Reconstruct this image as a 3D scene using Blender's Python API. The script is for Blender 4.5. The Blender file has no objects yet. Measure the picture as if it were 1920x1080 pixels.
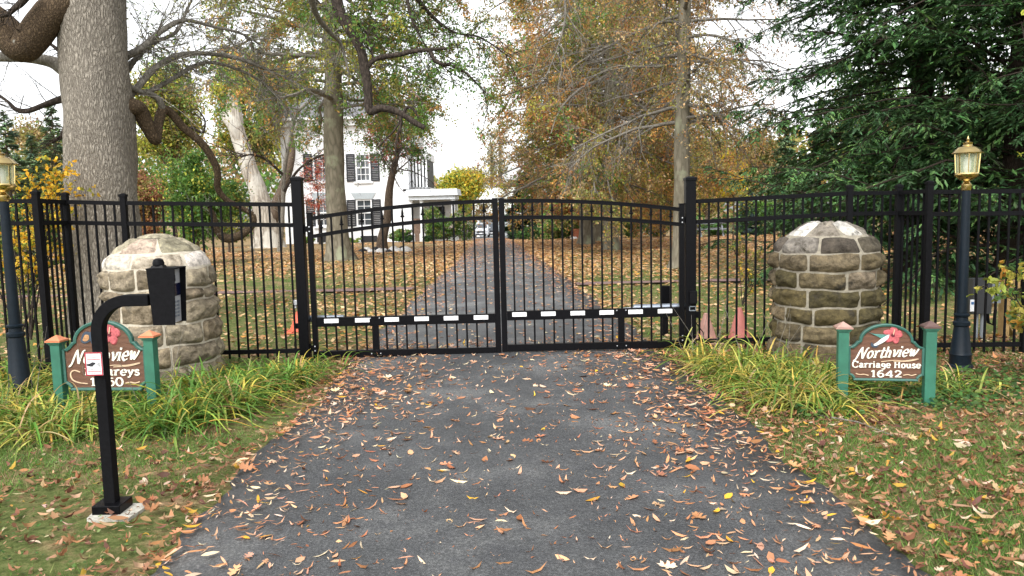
import bpy, math, random
import numpy as np
from mathutils import Vector, Matrix, Euler, noise
random.seed(5)
rng = np.random.default_rng(11)
S = bpy.context.scene
C = S.collection
R = math.radians
# ------------------------------------------------------------------ camera
F = 1500.0
PITCH = math.atan(157.5 / F)
ROLL = -0.0235
CAM = Vector((0, 0, 1.5))
RM = (Matrix.Rotation(math.pi / 2 - PITCH, 3, 'X') @ Matrix.Rotation(ROLL, 3, 'Z'))
cd = bpy.data.cameras.new('camera')
cd.lens = 36 * F / 1920
cd.clip_end = 2000
cam = bpy.data.objects.new('camera', cd)
C.objects.link(cam)
cam.matrix_world = Matrix.Translation(CAM) @ RM.to_4x4()
S.camera = cam

def W(px, py, d):
    v = RM @ Vector(((px - 960) / F, -(py - 540) / F, -1))
    return CAM + v * (d / v.y)

def gz(x, y):
    z = np.interp(y, [-20, 8, 18, 29, 36, 44, 53, 88, 110, 400], [0.0, 0, -.12, -.28, -.385, -.55, -.8, -2.14, -2.7, -4.5])
    return z

def G(px, d):
    """ground point under the picture column px at depth d"""
    z = float(gz(0, d))
    p = W(px, 500, d); q = W(px, 700, d)
    t = (z - p.z) / (q.z - p.z)
    r = p + (q - p) * t
    return Vector((r.x, d, z))

# ------------------------------------------------------------------ materials
MATS = {}
def nmat(name):
    m = bpy.data.materials.new(name); m.use_nodes = True
    MATS[name] = m
    nt = m.node_tree
    return m, nt, nt.nodes['Principled BSDF']
def N(nt, t, **kw):
    n = nt.nodes.new(t)
    for k, v in kw.items():
        if k in n.inputs.keys(): n.inputs[k].default_value = v
        else: setattr(n, k, v)
    return n
def ramp(nt, fac, stops):
    r = nt.nodes.new('ShaderNodeValToRGB')
    e = r.color_ramp.elements
    e[0].position, e[0].color = stops[0][0], (*stops[0][1], 1)
    e[1].position, e[1].color = stops[-1][0], (*stops[-1][1], 1)
    for p, c in stops[1:-1]:
        q = e.new(p); q.color = (*c, 1)
    nt.links.new(fac, r.inputs[0]); return r
def coords(nt, scale=(1, 1, 1)):
    tc = nt.nodes.new('ShaderNodeTexCoord'); mp = nt.nodes.new('ShaderNodeMapping')
    mp.inputs['Scale'].default_value = scale
    nt.links.new(tc.outputs['Object'], mp.inputs['Vector']); return mp.outputs[0]
def bump(nt, b, h, strength=.5, dist=.02):
    n = N(nt, 'ShaderNodeBump', Strength=strength, Distance=dist)
    nt.links.new(h, n.inputs['Height']); nt.links.new(n.outputs[0], b.inputs['Normal'])
def simple(name, col, rough=.5, metal=0, var=.12, nscale=12, bstr=.15, spec=.5):
    m, nt, b = nmat(name)
    v = coords(nt)
    t = N(nt, 'ShaderNodeTexNoise', Scale=nscale, Detail=6, Roughness=.65)
    nt.links.new(v, t.inputs['Vector'])
    c0 = tuple(c * (1 - var) for c in col); c1 = tuple(min(1, c * (1 + var)) for c in col)
    r = ramp(nt, t.outputs[0], [(.3, c0), (.7, c1)])
    nt.links.new(r.outputs[0], b.inputs['Base Color'])
    b.inputs['Roughness'].default_value = rough; b.inputs['Metallic'].default_value = metal
    b.inputs['Specular IOR Level'].default_value = spec
    if bstr: bump(nt, b, t.outputs[0], bstr, .01)
    return m
def tinted(name, rough=.6, trans=.3, spec=.3):
    m, nt, b = nmat(name)
    a = N(nt, 'ShaderNodeAttribute', attribute_name='tint')
    nt.links.new(a.outputs['Color'], b.inputs['Base Color'])
    b.inputs['Roughness'].default_value = rough
    b.inputs['Specular IOR Level'].default_value = spec
    if trans:
        tr = nt.nodes.new('ShaderNodeBsdfTranslucent')
        nt.links.new(a.outputs['Color'], tr.inputs[0])
        mx = N(nt, 'ShaderNodeMixShader'); mx.inputs[0].default_value = trans
        nt.links.new(b.outputs[0], mx.inputs[1]); nt.links.new(tr.outputs[0], mx.inputs[2])
        nt.links.new(mx.outputs[0], nt.nodes['Material Output'].inputs[0])
    return m
def bark(name, dark, light, s=6, stretch=.16, patch=None, strength=.9, dist=.03):
    m, nt, b = nmat(name)
    v = coords(nt, (s, s, s * stretch))
    dn = N(nt, 'ShaderNodeTexNoise', Scale=1.6, Detail=4)
    nt.links.new(v, dn.inputs['Vector'])
    ad = nt.nodes.new('ShaderNodeVectorMath'); ad.operation = 'MULTIPLY_ADD'
    ad.inputs[1].default_value = (.9, .9, .9)
    nt.links.new(dn.outputs['Color'], ad.inputs[0]); nt.links.new(v, ad.inputs[2])
    vo = N(nt, 'ShaderNodeTexVoronoi', Scale=2.6, feature='DISTANCE_TO_EDGE')
    nt.links.new(ad.outputs[0], vo.inputs['Vector'])
    t = N(nt, 'ShaderNodeTexNoise', Scale=5, Detail=8, Roughness=.7)
    nt.links.new(v, t.inputs['Vector'])
    mu = nt.nodes.new('ShaderNodeMath'); mu.operation = 'MULTIPLY_ADD'; mu.inputs[1].default_value = 1.6
    nt.links.new(vo.outputs[0], mu.inputs[0])
    m2 = nt.nodes.new('ShaderNodeMath'); m2.operation = 'MULTIPLY'; m2.inputs[1].default_value = .75
    nt.links.new(t.outputs[0], m2.inputs[0]); nt.links.new(m2.outputs[0], mu.inputs[2])
    mid = tuple((a + c) / 2 for a, c in zip(dark, light))
    r = ramp(nt, mu.outputs[0], [(.22, dark), (.5, mid), (.85, light)])
    out = r.outputs[0]
    if patch:
        v2 = coords(nt, (1, 1, .7)); t2 = N(nt, 'ShaderNodeTexNoise', Scale=patch[1], Detail=5, Roughness=.6)
        nt.links.new(v2, t2.inputs['Vector'])
        rr = ramp(nt, t2.outputs[0], [(patch[2], (0, 0, 0)), (patch[2] + .08, (1, 1, 1))])
        mx = nt.nodes.new('ShaderNodeMix'); mx.data_type = 'RGBA'
        nt.links.new(rr.outputs[0], mx.inputs[0]); nt.links.new(out, mx.inputs[6]); mx.inputs[7].default_value = (*patch[0], 1)
        out = mx.outputs[2]
    nt.links.new(out, b.inputs['Base Color'])
    b.inputs['Roughness'].default_value = .9; b.inputs['Specular IOR Level'].default_value = .2
    bump(nt, b, mu.outputs[0], strength, dist)
    return m

M = {}
M['black'] = simple('black_powder_coat', (.004, .004, .005), .35, var=.3, nscale=40, bstr=.04, spec=.10)
M['black_matt'] = simple('black_matt_steel', (.006, .006, .007), .6, var=.3, nscale=60, bstr=.08, spec=.08)
M['lamp_black'] = simple('blue_black_paint', (.006, .011, .017), .45, var=.25, nscale=30, bstr=.05, spec=.2)
M['white_strip'] = simple('white_reflector', (.8, .8, .8), .4, var=.04)
M['grey_metal'] = simple('grey_metal', (.32, .36, .42), .35, .7, var=.1)
M['steel'] = simple('brushed_steel', (.50, .51, .53), .4, .35, var=.08, nscale=30)
M['brass'] = simple('polished_brass', (.66, .50, .22), .16, 1.0, var=.12, nscale=9, bstr=.05)
M['green_paint'] = simple('green_post_paint', (.028, .14, .09), .5, var=.22, nscale=7, bstr=.1)
M['green_rim'] = simple('dark_green_rim', (.03, .11, .085), .5, var=.2, nscale=14)
M['copper'] = simple('copper_cap', (.72, .26, .13), .38, .35, var=.15, nscale=14)
M['copper_dull'] = simple('dull_copper_cap', (.14, .085, .075), .4, .35, var=.25, nscale=14)
M['copper_pale'] = simple('bright_copper_cap', (.52, .33, .27), .35, .4, var=.2, nscale=14)
M['cream'] = simple('cream_letter_paint', (.80, .77, .66), .5, var=.06, bstr=0)
M['tan_line'] = simple('tan_scroll_paint', (.62, .46, .30), .5, var=.1, bstr=0)
M['pink'] = simple('pink_petal_paint', (.46, .10, .11), .5, var=.4, nscale=60)
M['pink_dark'] = simple('dark_flower_throat', (.12, .01, .02), .5)
M['teal'] = simple('teal_wing_paint', (.07, .22, .19), .5, var=.3, nscale=60)
M['bird_white'] = simple('white_breast_paint', (.72, .78, .78), .5)
M['bird_dark'] = simple('slate_tail_paint', (.04, .06, .09), .5)
M['butter_orange'] = simple('orange_wing_paint', (.42, .22, .10), .5, var=.4, nscale=50)
M['white_paint'] = simple('white_painted_masonry', (.82, .83, .84), .7, var=.04, nscale=5, bstr=.15)
M['white_trim'] = simple('white_trim', (.80, .81, .82), .5, var=.04)
M['grey_trim'] = simple('grey_lintel', (.36, .40, .42), .6)
M['shutter'] = simple('black_shutter', (.02, .022, .028), .5, var=.2)
M['roof'] = simple('grey_roof_shingle', (.17, .17, .18), .9, var=.3, nscale=9)
M['porch_roof'] = simple('pale_metal_roof', (.60, .63, .66), .5, var=.1)
M['pale_roof'] = simple('pale_shed_roof', (.55, .56, .52), .8, var=.12)
M['brick'] = simple('brown_stone_base', (.22, .15, .11), .9, var=.4, nscale=9)
M['dark'] = simple('dark_opening', (.012, .012, .014), .6)
M['cone'] = simple('faded_pink_plastic', (.50, .17, .14), .55, var=.18, nscale=9)
M['cone2'] = simple('sun_faded_plastic', (.55, .30, .24), .6, var=.2, nscale=9)
M['cone3'] = simple('red_orange_plastic', (.70, .12, .06), .5, var=.12)
M['terracotta'] = simple('terracotta', (.38, .13, .07), .7, var=.2)
M['timber'] = simple('yellow_treated_timber', (.36, .23, .09), .75, var=.25, nscale=16)
M['enclosure'] = simple('dark_grey_enclosure', (.035, .037, .04), .45, var=.15)
M['conduit'] = simple('grey_conduit', (.22, .24, .26), .5)
M['stone_white'] = simple('white_rock', (.62, .6, .58), .8, var=.25, nscale=20)
M['concrete'] = simple('rough_concrete', (.46, .44, .38), .95, var=.3, nscale=70, bstr=.7)
M['red'] = simple('red_border_print', (.42, .03, .05), .5, bstr=0)
M['ink'] = simple('black_ink', (.02, .02, .025), .5, bstr=0)
M['pale_ink'] = simple('grey_ink', (.35, .3, .32), .5, bstr=0)
M['blue_ink'] = simple('blue_ink', (.06, .16, .35), .5, bstr=0)
M['label_white'] = simple('white_label', (.78, .79, .80), .45, var=.03, bstr=0)
M['rubber'] = simple('tyre_rubber', (.015, .015, .016), .8)
M['car_white'] = simple('silver_white_car_paint', (.62, .64, .67), .25, .2, var=.04, bstr=0)
M['car_grey'] = simple('dark_grey_car_paint', (.10, .11, .12), .25, .3, var=.04, bstr=0)
M['screen'] = simple('dark_blue_screen', (.006, .008, .03), .12, var=.2, bstr=0)
M['leaf'] = tinted('leaf_tint', .55, .42)
M['litter'] = tinted('dry_leaf_tint', .65, .12)
M['grass'] = tinted('grass_tint', .55, .3)
M['needle'] = tinted('needle_tint', .6, .12)
def glassmat(name, col, rough=.05, alpha=.3, spec=.8):
    m, nt, b = nmat(name)
    b.inputs['Base Color'].default_value = (*col, 1)
    b.inputs['Roughness'].default_value = rough
    b.inputs['Alpha'].default_value = alpha
    b.inputs['Specular IOR Level'].default_value = spec
    return m
M['lantern_glass'] = glassmat('pale_green_lantern_glass', (.55, .62, .42), .12, .38)
M['window_glass'] = glassmat('dark_window_glass', (.06, .07, .08), .06, 1, 1)
M['bulb'] = simple('milky_bulb', (.8, .82, .8), .3, var=.02, bstr=0)
M['bark_oak'] = bark('grey_ridged_bark', (.075, .063, .05), (.36, .32, .265), 13, .26, ((.27, .26, .23), 1.1, .68), 1.0, .025)
M['bark_moss'] = bark('mossy_brown_bark', (.018, .012, .008), (.115, .08, .048), 12, .6, ((.30, .29, .25), 7, .70), .7, .02)
M['bark_smooth'] = bark('smooth_olive_grey_bark', (.10, .088, .06), (.22, .195, .145), 2.4, .3, ((.26, .27, .18), 1.5, .55), .35, .02)
M['bark_dark'] = bark('dark_branch_bark', (.014, .011, .009), (.062, .048, .038), 9, .4, None, .6, .02)
M['bark_twig'] = bark('grey_twig_bark', (.08, .07, .058), (.25, .23, .195), 9, .4, None, .4, .01)
M['bark_brown'] = bark('warm_brown_bark', (.05, .037, .028), (.17, .125, .09), 8, .2, None, .7, .03)
M['bark_spruce'] = bark('dark_spruce_bark', (.012, .009, .007), (.055, .04, .03), 10, .4, None, .6, .02)
M['bark_pale'] = bark('bleached_bare_wood', (.15, .125, .10), (.48, .43, .36), 2.5, .12, ((.52, .49, .43), .9, .50), .8, .04)

# wood grained sign board: fine horizontal carved lines
m, nt, b = nmat('carved_brown_board')
v = coords(nt, (1, 1, 1))
wv = N(nt, 'ShaderNodeTexWave', Scale=34, Distortion=1.6, Detail=2); wv.bands_direction = 'Z'
nt.links.new(v, wv.inputs['Vector'])
r = ramp(nt, wv.outputs[0], [(.25, (.035, .014, .007)), (.7, (.20, .085, .04))])
nt.links.new(r.outputs[0], b.inputs['Base Color']); b.inputs['Roughness'].default_value = .6
bump(nt, b, wv.outputs[0], .6, .004)
M['board'] = m
# stone with per stone tint
def stonemat(name, speck, amount):
    m, nt, b = nmat(name)
    a = N(nt, 'ShaderNodeAttribute', attribute_name='tint')
    v = coords(nt)
    t = N(nt, 'ShaderNodeTexNoise', Scale=14, Detail=9, Roughness=.72); nt.links.new(v, t.inputs['Vector'])
    t2 = N(nt, 'ShaderNodeTexNoise', Scale=5.5, Detail=7, Roughness=.7); nt.links.new(v, t2.inputs['Vector'])
    r1 = ramp(nt, t.outputs[0], [(.32, (.35, .33, .28)), (.5, (1, 1, 1)), (.68, (1.7, 1.68, 1.6))])
    mu = nt.nodes.new('ShaderNodeMix'); mu.data_type = 'RGBA'; mu.blend_type = 'MULTIPLY'; mu.inputs[0].default_value = 1
    nt.links.new(a.outputs['Color'], mu.inputs[6]); nt.links.new(r1.outputs[0], mu.inputs[7])
    r2 = ramp(nt, t2.outputs[0], [(amount, (0, 0, 0)), (amount + .09, (1, 1, 1))])
    mx = nt.nodes.new('ShaderNodeMix'); mx.data_type = 'RGBA'
    nt.links.new(r2.outputs[0], mx.inputs[0]); nt.links.new(mu.outputs[2], mx.inputs[6]); mx.inputs[7].default_value = (*speck, 1)
    nt.links.new(mx.outputs[2], b.inputs['Base Color'])
    b.inputs['Roughness'].default_value = .85; b.inputs['Specular IOR Level'].default_value = .3
    bump(nt, b, t.outputs[0], 1.0, .045)
    return m
M['stone_dark'] = stonemat('weathered_dark_stone', (.045, .038, .026), .56)
M['stone_light'] = stonemat('pale_field_stone', (.13, .115, .085), .58)
M['mortar'] = simple('lime_mortar', (.24, .215, .165), .95, var=.35, nscale=25, bstr=.5)
M['mortar_light'] = simple('pale_mortar', (.48, .43, .34), .95, var=.25, nscale=25, bstr=.5)

# ground
m, nt, b = nmat('lawn_soil_and_litter')
v = coords(nt)
big = N(nt, 'ShaderNodeTexNoise', Scale=.45, Detail=6, Roughness=.6); nt.links.new(v, big.inputs['Vector'])
fine = N(nt, 'ShaderNodeTexNoise', Scale=26, Detail=8, Roughness=.75); nt.links.new(v, fine.inputs['Vector'])
mid_ = N(nt, 'ShaderNodeTexNoise', Scale=3.2, Detail=6, Roughness=.7); nt.links.new(v, mid_.inputs['Vector'])
ra = ramp(nt, fine.outputs[0], [(.28, (.05, .06, .02)), (.5, (.105, .135, .04)), (.7, (.21, .21, .085))])
rb = ramp(nt, fine.outputs[0], [(.28, (.10, .065, .035)), (.5, (.28, .19, .105)), (.72, (.52, .36, .21))])
sep = nt.nodes.new('ShaderNodeSeparateXYZ'); nt.links.new(v, sep.inputs[0])
# more leaf litter further up the lawn
mr = N(nt, 'ShaderNodeMapRange'); mr.inputs[1].default_value = 12; mr.inputs[2].default_value = 30
mr.inputs[3].default_value = -.03; mr.inputs[4].default_value = .12
nt.links.new(sep.outputs['Y'], mr.inputs[0])
s1 = nt.nodes.new('ShaderNodeMath'); s1.operation = 'ADD'; nt.links.new(mid_.outputs[0], s1.inputs[0]); nt.links.new(mr.outputs[0], s1.inputs[1])
s2 = nt.nodes.new('ShaderNodeMath'); s2.operation = 'MULTIPLY_ADD'; s2.inputs[1].default_value = .6
nt.links.new(big.outputs[0], s2.inputs[0]); nt.links.new(s1.outputs[0], s2.inputs[2])
rc = ramp(nt, s2.outputs[0], [(.74, (0, 0, 0)), (.92, (1, 1, 1))])
mx = nt.nodes.new('ShaderNodeMix'); mx.data_type = 'RGBA'
nt.links.new(rc.outputs[0], mx.inputs[0]); nt.links.new(ra.outputs[0], mx.inputs[6]); nt.links.new(rb.outputs[0], mx.inputs[7])
nt.links.new(mx.outputs[2], b.inputs['Base Color']); b.inputs['Roughness'].default_value = .95
b.inputs['Specular IOR Level'].default_value = .1
bump(nt, b, fine.outputs[0], .8, .03)
M['ground'] = m
# asphalt
m, nt, b = nmat('worn_asphalt')
v = coords(nt)
g = N(nt, 'ShaderNodeTexNoise', Scale=75, Detail=8, Roughness=.9); nt.links.new(v, g.inputs['Vector'])
vo = N(nt, 'ShaderNodeTexVoronoi', Scale=130); nt.links.new(v, vo.inputs['Vector'])
lo = N(nt, 'ShaderNodeTexNoise', Scale=1.1, Detail=8, Roughness=.62); nt.links.new(v, lo.inputs['Vector'])
st = N(nt, 'ShaderNodeTexNoise', Scale=6, Detail=8, Roughness=.7); nt.links.new(v, st.inputs['Vector'])
r0 = ramp(nt, g.outputs[0], [(.36, (.020, .021, .022)), (.5, (.052, .0545, .057)), (.64, (.155, .157, .16))])
r1 = ramp(nt, lo.outputs[0], [(.36, (.72, .73, .74)), (.52, (1.0, 1.0, 1.0)), (.70, (2.1, 2.05, 1.95))])
r2 = ramp(nt, st.outputs[0], [(.35, (.85, .85, .87)), (.6, (1.1, 1.1, 1.08))])
m1 = nt.nodes.new('ShaderNodeMix'); m1.data_type = 'RGBA'; m1.blend_type = 'MULTIPLY'; m1.inputs[0].default_value = 1
nt.links.new(r0.outputs[0], m1.inputs[6]); nt.links.new(r1.outputs[0], m1.inputs[7])
m2 = nt.nodes.new('ShaderNodeMix'); m2.data_type = 'RGBA'; m2.blend_type = 'MULTIPLY'; m2.inputs[0].default_value = 1
nt.links.new(m1.outputs[2], m2.inputs[6]); nt.links.new(r2.outputs[0], m2.inputs[7])
# the asphalt colour turns paler along the stretch beyond the gate
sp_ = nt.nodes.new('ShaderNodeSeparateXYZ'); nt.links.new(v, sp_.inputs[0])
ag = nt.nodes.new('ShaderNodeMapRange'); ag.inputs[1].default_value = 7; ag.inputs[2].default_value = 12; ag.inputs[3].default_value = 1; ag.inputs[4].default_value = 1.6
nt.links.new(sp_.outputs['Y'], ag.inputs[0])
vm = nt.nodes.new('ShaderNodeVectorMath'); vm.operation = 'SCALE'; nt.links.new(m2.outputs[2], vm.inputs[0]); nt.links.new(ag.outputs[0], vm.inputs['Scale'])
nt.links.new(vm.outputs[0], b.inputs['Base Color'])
b.inputs['Roughness'].default_value = .62; b.inputs['Specular IOR Level'].default_value = .55
bump(nt, b, vo.outputs[0], .5, .004)
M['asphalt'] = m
M['mulch'] = simple('purple_brown_path', (.20, .125, .11), .95, var=.35, nscale=20, bstr=.5)

# ------------------------------------------------------------------ object helpers
def origin(o):
    p = Vector((0, 0, 0))
    while o: p = p + o.location; o = o.parent
    return p
def link_np(name, V, Fl, mat, parent=None, loc=None, tint=None, smooth=False):
    """Fl: list of (n,k) int arrays of faces. V in world coordinates."""
    V = np.asarray(V, dtype=np.float32)
    o0 = np.array(origin(parent) if parent else (loc if loc is not None else (0, 0, 0)), dtype=np.float32)
    me = bpy.data.meshes.new(name)
    me.vertices.add(len(V)); me.vertices.foreach_set('co', (V - o0).ravel())
    idx = np.concatenate([f.ravel() for f in Fl]).astype(np.int32)
    tot = np.concatenate([np.full(len(f), f.shape[1], dtype=np.int32) for f in Fl])
    st_ = np.concatenate([[0], np.cumsum(tot)[:-1]]).astype(np.int32)
    me.loops.add(len(idx)); me.loops.foreach_set('vertex_index', idx)
    me.polygons.add(len(tot)); me.polygons.foreach_set('loop_start', st_)
    if tint is not None:
        at_ = me.color_attributes.new('tint', 'FLOAT_COLOR', 'POINT')
        c4 = np.ones((len(V), 4), dtype=np.float32); c4[:, :3] = tint
        at_.data.foreach_set('color', c4.ravel())
    me.update(calc_edges=True)
    if smooth: me.polygons.foreach_set('use_smooth', np.ones(len(tot), dtype=bool))
    me.materials.append(mat)
    o = bpy.data.objects.new(name, me); C.objects.link(o)
    if parent: o.parent = parent
    elif loc is not None: o.location = loc
    return o
def tag(o, label=None, cat=None, group=None, kind=None):
    if label: o['label'] = label
    if cat: o['category'] = cat
    if group: o['group'] = group
    if kind: o['kind'] = kind
    return o
def thing(name, label, cat, loc, group=None):
    o = bpy.data.objects.new(name, None); C.objects.link(o); o.location = loc
    o.empty_display_size = .2
    return tag(o, label, cat, group)

class MB:
    def __init__(s): s.v = []; s.f = []
    def add(s, vs, fs):
        n = len(s.v); s.v += [tuple(v) for v in vs]; s.f += [tuple(i + n for i in f) for f in fs]; return s
    def box(s, c, size, rz=0, top=(1, 1)):
        c = Vector(c); hx, hy, hz = size[0] / 2, size[1] / 2, size[2] / 2
        m = Matrix.Rotation(rz, 3, 'Z'); vs = []
        for z, k in ((-hz, (1, 1)), (hz, top)):
            for x, y in ((-hx, -hy), (hx, -hy), (hx, hy), (-hx, hy)):
                vs.append(c + m @ Vector((x * k[0], y * k[1], z)))
        return s.add(vs, [(3, 2, 1, 0), (4, 5, 6, 7), (0, 1, 5, 4), (1, 2, 6, 5), (2, 3, 7, 6), (3, 0, 4, 7)])
    def beam(s, a, b, w, h, up=(0, 0, 1)):
        a, b = Vector(a), Vector(b); d = (b - a).normalized(); sd = d.cross(Vector(up)).normalized(); u = sd.cross(d)
        vs = []
        for p in (a, b):
            for x, y in ((-1, -1), (1, -1), (1, 1), (-1, 1)): vs.append(p + sd * x * w / 2 + u * y * h / 2)
        return s.add(vs, [(0, 1, 2, 3), (7, 6, 5, 4), (1, 0, 4, 5), (2, 1, 5, 6), (3, 2, 6, 7), (0, 3, 7, 4)])
    def lathe(s, c, prof, n=20, rot=0):
        c = Vector(c); vs = []; fs = []
        for r_, z in prof:
            for i in range(n):
                a = rot + 2 * math.pi * i / n; vs.append(c + Vector((r_ * math.cos(a), r_ * math.sin(a), z)))
        for k in range(len(prof) - 1):
            for i in range(n):
                j = (i + 1) % n; fs.append((k * n + i, k * n + j, (k + 1) * n + j, (k + 1) * n + i))
        fs.append(tuple(range(n))[::-1]); fs.append(tuple((len(prof) - 1) * n + i for i in range(n)))
        return s.add(vs, fs)
    def tube(s, pts, r_, n=10, closed=True, flat=1):
        pts = [Vector(p) for p in pts]; rr = r_ if isinstance(r_, (list, tuple)) else [r_] * len(pts); vs = []; fs = []
        ref = None
        for i, p in enumerate(pts):
            d = (pts[min(i + 1, len(pts) - 1)] - pts[max(i - 1, 0)]).normalized()
            if ref is None:
                ref = Vector((0, 1, 0)) if abs(d.y) < .9 else Vector((1, 0, 0))
            sd = d.cross(ref).normalized(); u = sd.cross(d).normalized(); ref = u
            for k in range(n):
                a = 2 * math.pi * k / n
                if n == 4: a += math.pi / 4
                vs.append(p + (sd * math.cos(a) + u * math.sin(a) * flat) * rr[i])
        for i in range(len(pts) - 1):
            for k in range(n):
                j = (k + 1) % n; fs.append((i * n + k, i * n + j, (i + 1) * n + j, (i + 1) * n + k))
        fs.append(tuple(range(n))[::-1]); fs.append(tuple((len(pts) - 1) * n + i for i in range(n)))
        return s.add(vs, fs)
    def prism(s, outline, o, u, v, n, t0, t1):
        """outline 2D -> solid between offsets t0 and t1 along n"""
        o, u, v, n = Vector(o), Vector(u), Vector(v), Vector(n); k = len(outline)
        vs = [o + u * x + v * y + n * t for t in (t0, t1) for x, y in outline]
        fs = [tuple(range(k))[::-1], tuple(range(k, 2 * k))] + [(i, (i + 1) % k, k + (i + 1) % k, k + i) for i in range(k)]
        return s.add(vs, fs)
    def build(s, name, mat, parent=None, loc=None, bevel=0, smooth=False, label=None):
        o0 = origin(parent) if parent else Vector(loc if loc is not None else (0, 0, 0))
        me = bpy.data.meshes.new(name); me.from_pydata([Vector(v) - o0 for v in s.v], [], s.f); me.update()
        me.materials.append(mat)
        if smooth:
            me.polygons.foreach_set('use_smooth', [True] * len(me.polygons)); me.set_sharp_from_angle(angle=R(40))
        o = bpy.data.objects.new(name, me); C.objects.link(o)
        if parent: o.parent = parent
        elif loc is not None: o.location = loc
        if bevel:
            md = o.modifiers.new('bevel', 'BEVEL'); md.width = bevel; md.segments = 2; md.limit_method = 'ANGLE'
        if label: o['label'] = label
        return o

# ------------------------------------------------------------------ numpy plant helpers
def unit(a): return a / np.maximum(np.linalg.norm(a, axis=-1, keepdims=True), 1e-9)
def rnd_dir(n): return unit(rng.normal(size=(n, 3)))
LEAF4 = (np.array([[-.5, 0, 0], [-.02, .5, .12], [.5, 0, 0], [-.02, -.5, .12]]), np.array([[0, 1, 2, 3]]))
LANCE = (np.array([[-.5, 0, .0], [-.2, .42, .10], [.18, .36, .12], [.5, 0, .02], [.18, -.36, .12], [-.2, -.42, .10], [0, 0, .0]]),
         np.array([[0, 6, 1], [6, 2, 1], [6, 3, 2], [0, 5, 6], [5, 4, 6], [4, 3, 6]]))
_ok = [(-.5, .0), (-.42, .03), (-.3, .12), (-.34, .3), (-.2, .3), (-.12, .14), (-.02, .2), (-.02, .46), (.1, .42), (.16, .18), (.26, .2), (.3, .34), (.4, .24), (.4, .1), (.52, 0)]
_ok = _ok + [(x, -y) for x, y in _ok[1:-1][::-1]]
OAKL = (np.array([[0, 0, -.02]] + [[x, y, abs(y) * .35 + .12 * x * x] for x, y in _ok]), np.array([[0, 1 + i, 1 + (i + 1) % len(_ok)] for i in range(len(_ok))]))
BLADE = (np.array([[0, -.5, 0], [0, .5, 0], [1, 0, 0]]), np.array([[0, 1, 2]]))
def stamp(tpl, P, D, Nn, L, Wd, curl=None, Tk=None):
    """template x along D, y along side, z along normal"""
    T, Fc = tpl; n = len(P); D = unit(D); Sd = unit(np.cross(Nn, D)); Nn = np.cross(D, Sd)
    x = T[None, :, 0:1] * L[:, None, None]; y = T[None, :, 1:2] * Wd[:, None, None]; z = T[None, :, 2:3] * Wd[:, None, None]
    if curl is not None: z = z + curl[:, None, None] * (T[None, :, 0:1] ** 2) * L[:, None, None] * 4
    V = P[:, None, :] + D[:, None, :] * x + Sd[:, None, :] * y + Nn[:, None, :] * z
    Fa = (Fc[None] + (np.arange(n) * len(T))[:, None, None]).reshape(-1, Fc.shape[1])
    return V.reshape(-1, 3), Fa
class NP:
    def __init__(s): s.V = []; s.F = []; s.T = []; s.n = 0
    def add(s, V, Fa, tint=None):
        s.V.append(V); s.F.append(Fa + s.n); s.n += len(V)
        if tint is not None: s.T.append(tint)
    def stamp(s, tpl, P, D, Nn, L, Wd, col, curl=None):
        V, Fa = stamp(tpl, P, D, Nn, L, Wd, curl); s.add(V, Fa, np.repeat(col, len(tpl[0]), axis=0))
    def tubes(s, P, Rr, m=3):
        """P (N,k,3), Rr (N,k)"""
        n, k, _ = P.shape
        T = unit(np.gradient(P, axis=1)); ref = np.array([.31, .23, .92]); A = unit(np.cross(T, ref)); B = np.cross(T, A)
        a = np.arange(m) * 2 * np.pi / m
        V = P[:, :, None, :] + Rr[:, :, None, None] * (A[:, :, None, :] * np.cos(a)[None, None, :, None] + B[:, :, None, :] * np.sin(a)[None, None, :, None])
        i = np.arange(k - 1)[:, None] * m; j = np.arange(m)[None, :]; j2 = (j + 1) % m
        q = np.stack([i + j, i + j2, i + m + j2, i + m + j], -1).reshape(-1, 4)
        Fa = (q[None] + (np.arange(n) * k * m)[:, None, None]).reshape(-1, 4)
        s.add(V.reshape(-1, 3), Fa)
    def build(s, name, mat, parent=None, loc=None, smooth=False):
        by = {}
        for f in s.F: by.setdefault(f.shape[1], []).append(f)
        Fl = [np.concatenate(v) for v in by.values()]
        return link_np(name, np.concatenate(s.V), Fl, mat, parent, loc, np.concatenate(s.T) if s.T else None, smooth)
def grow(P0, D0, L, k=6, droop=0., wob=.12):
    n = len(P0); D = unit(D0); P = np.zeros((n, k, 3)); P[:, 0] = P0
    st_ = (L / (k - 1))[:, None]
    for i in range(1, k):
        D = unit(D + rng.normal(size=(n, 3)) * wob + np.array([0, 0, -1.]) * (droop / k))
        P[:, i] = P[:, i - 1] + D * st_
    return P
def along(P, t):
    """P (N,k,3) sampled at t (N,) -> point, direction"""
    k = P.shape[1]; f = np.clip(t, 0, .9999) * (k - 1); i = f.astype(int); w = (f - i)[:, None]; r_ = np.arange(len(P))
    a, b_ = P[r_, i], P[r_, np.minimum(i + 1, k - 1)]
    return a * (1 - w) + b_ * w, unit(b_ - a)
def spawn(P, per, t0=.15, t1=1., ang=.8, upb=0.):
    Q = np.repeat(P, per, axis=0); t = rng.uniform(t0, t1, len(Q)); p, d = along(Q, t)
    s_ = rnd_dir(len(Q)); s_ = unit(s_ - (s_ * d).sum(1, keepdims=True) * d); s_[:, 2] += upb
    return p, unit(d * math.cos(ang) + s_ * math.sin(ang)), t
def taper(r0, k, end=.25): return np.asarray(r0)[:, None] * np.linspace(1, end, k)[None]
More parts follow.
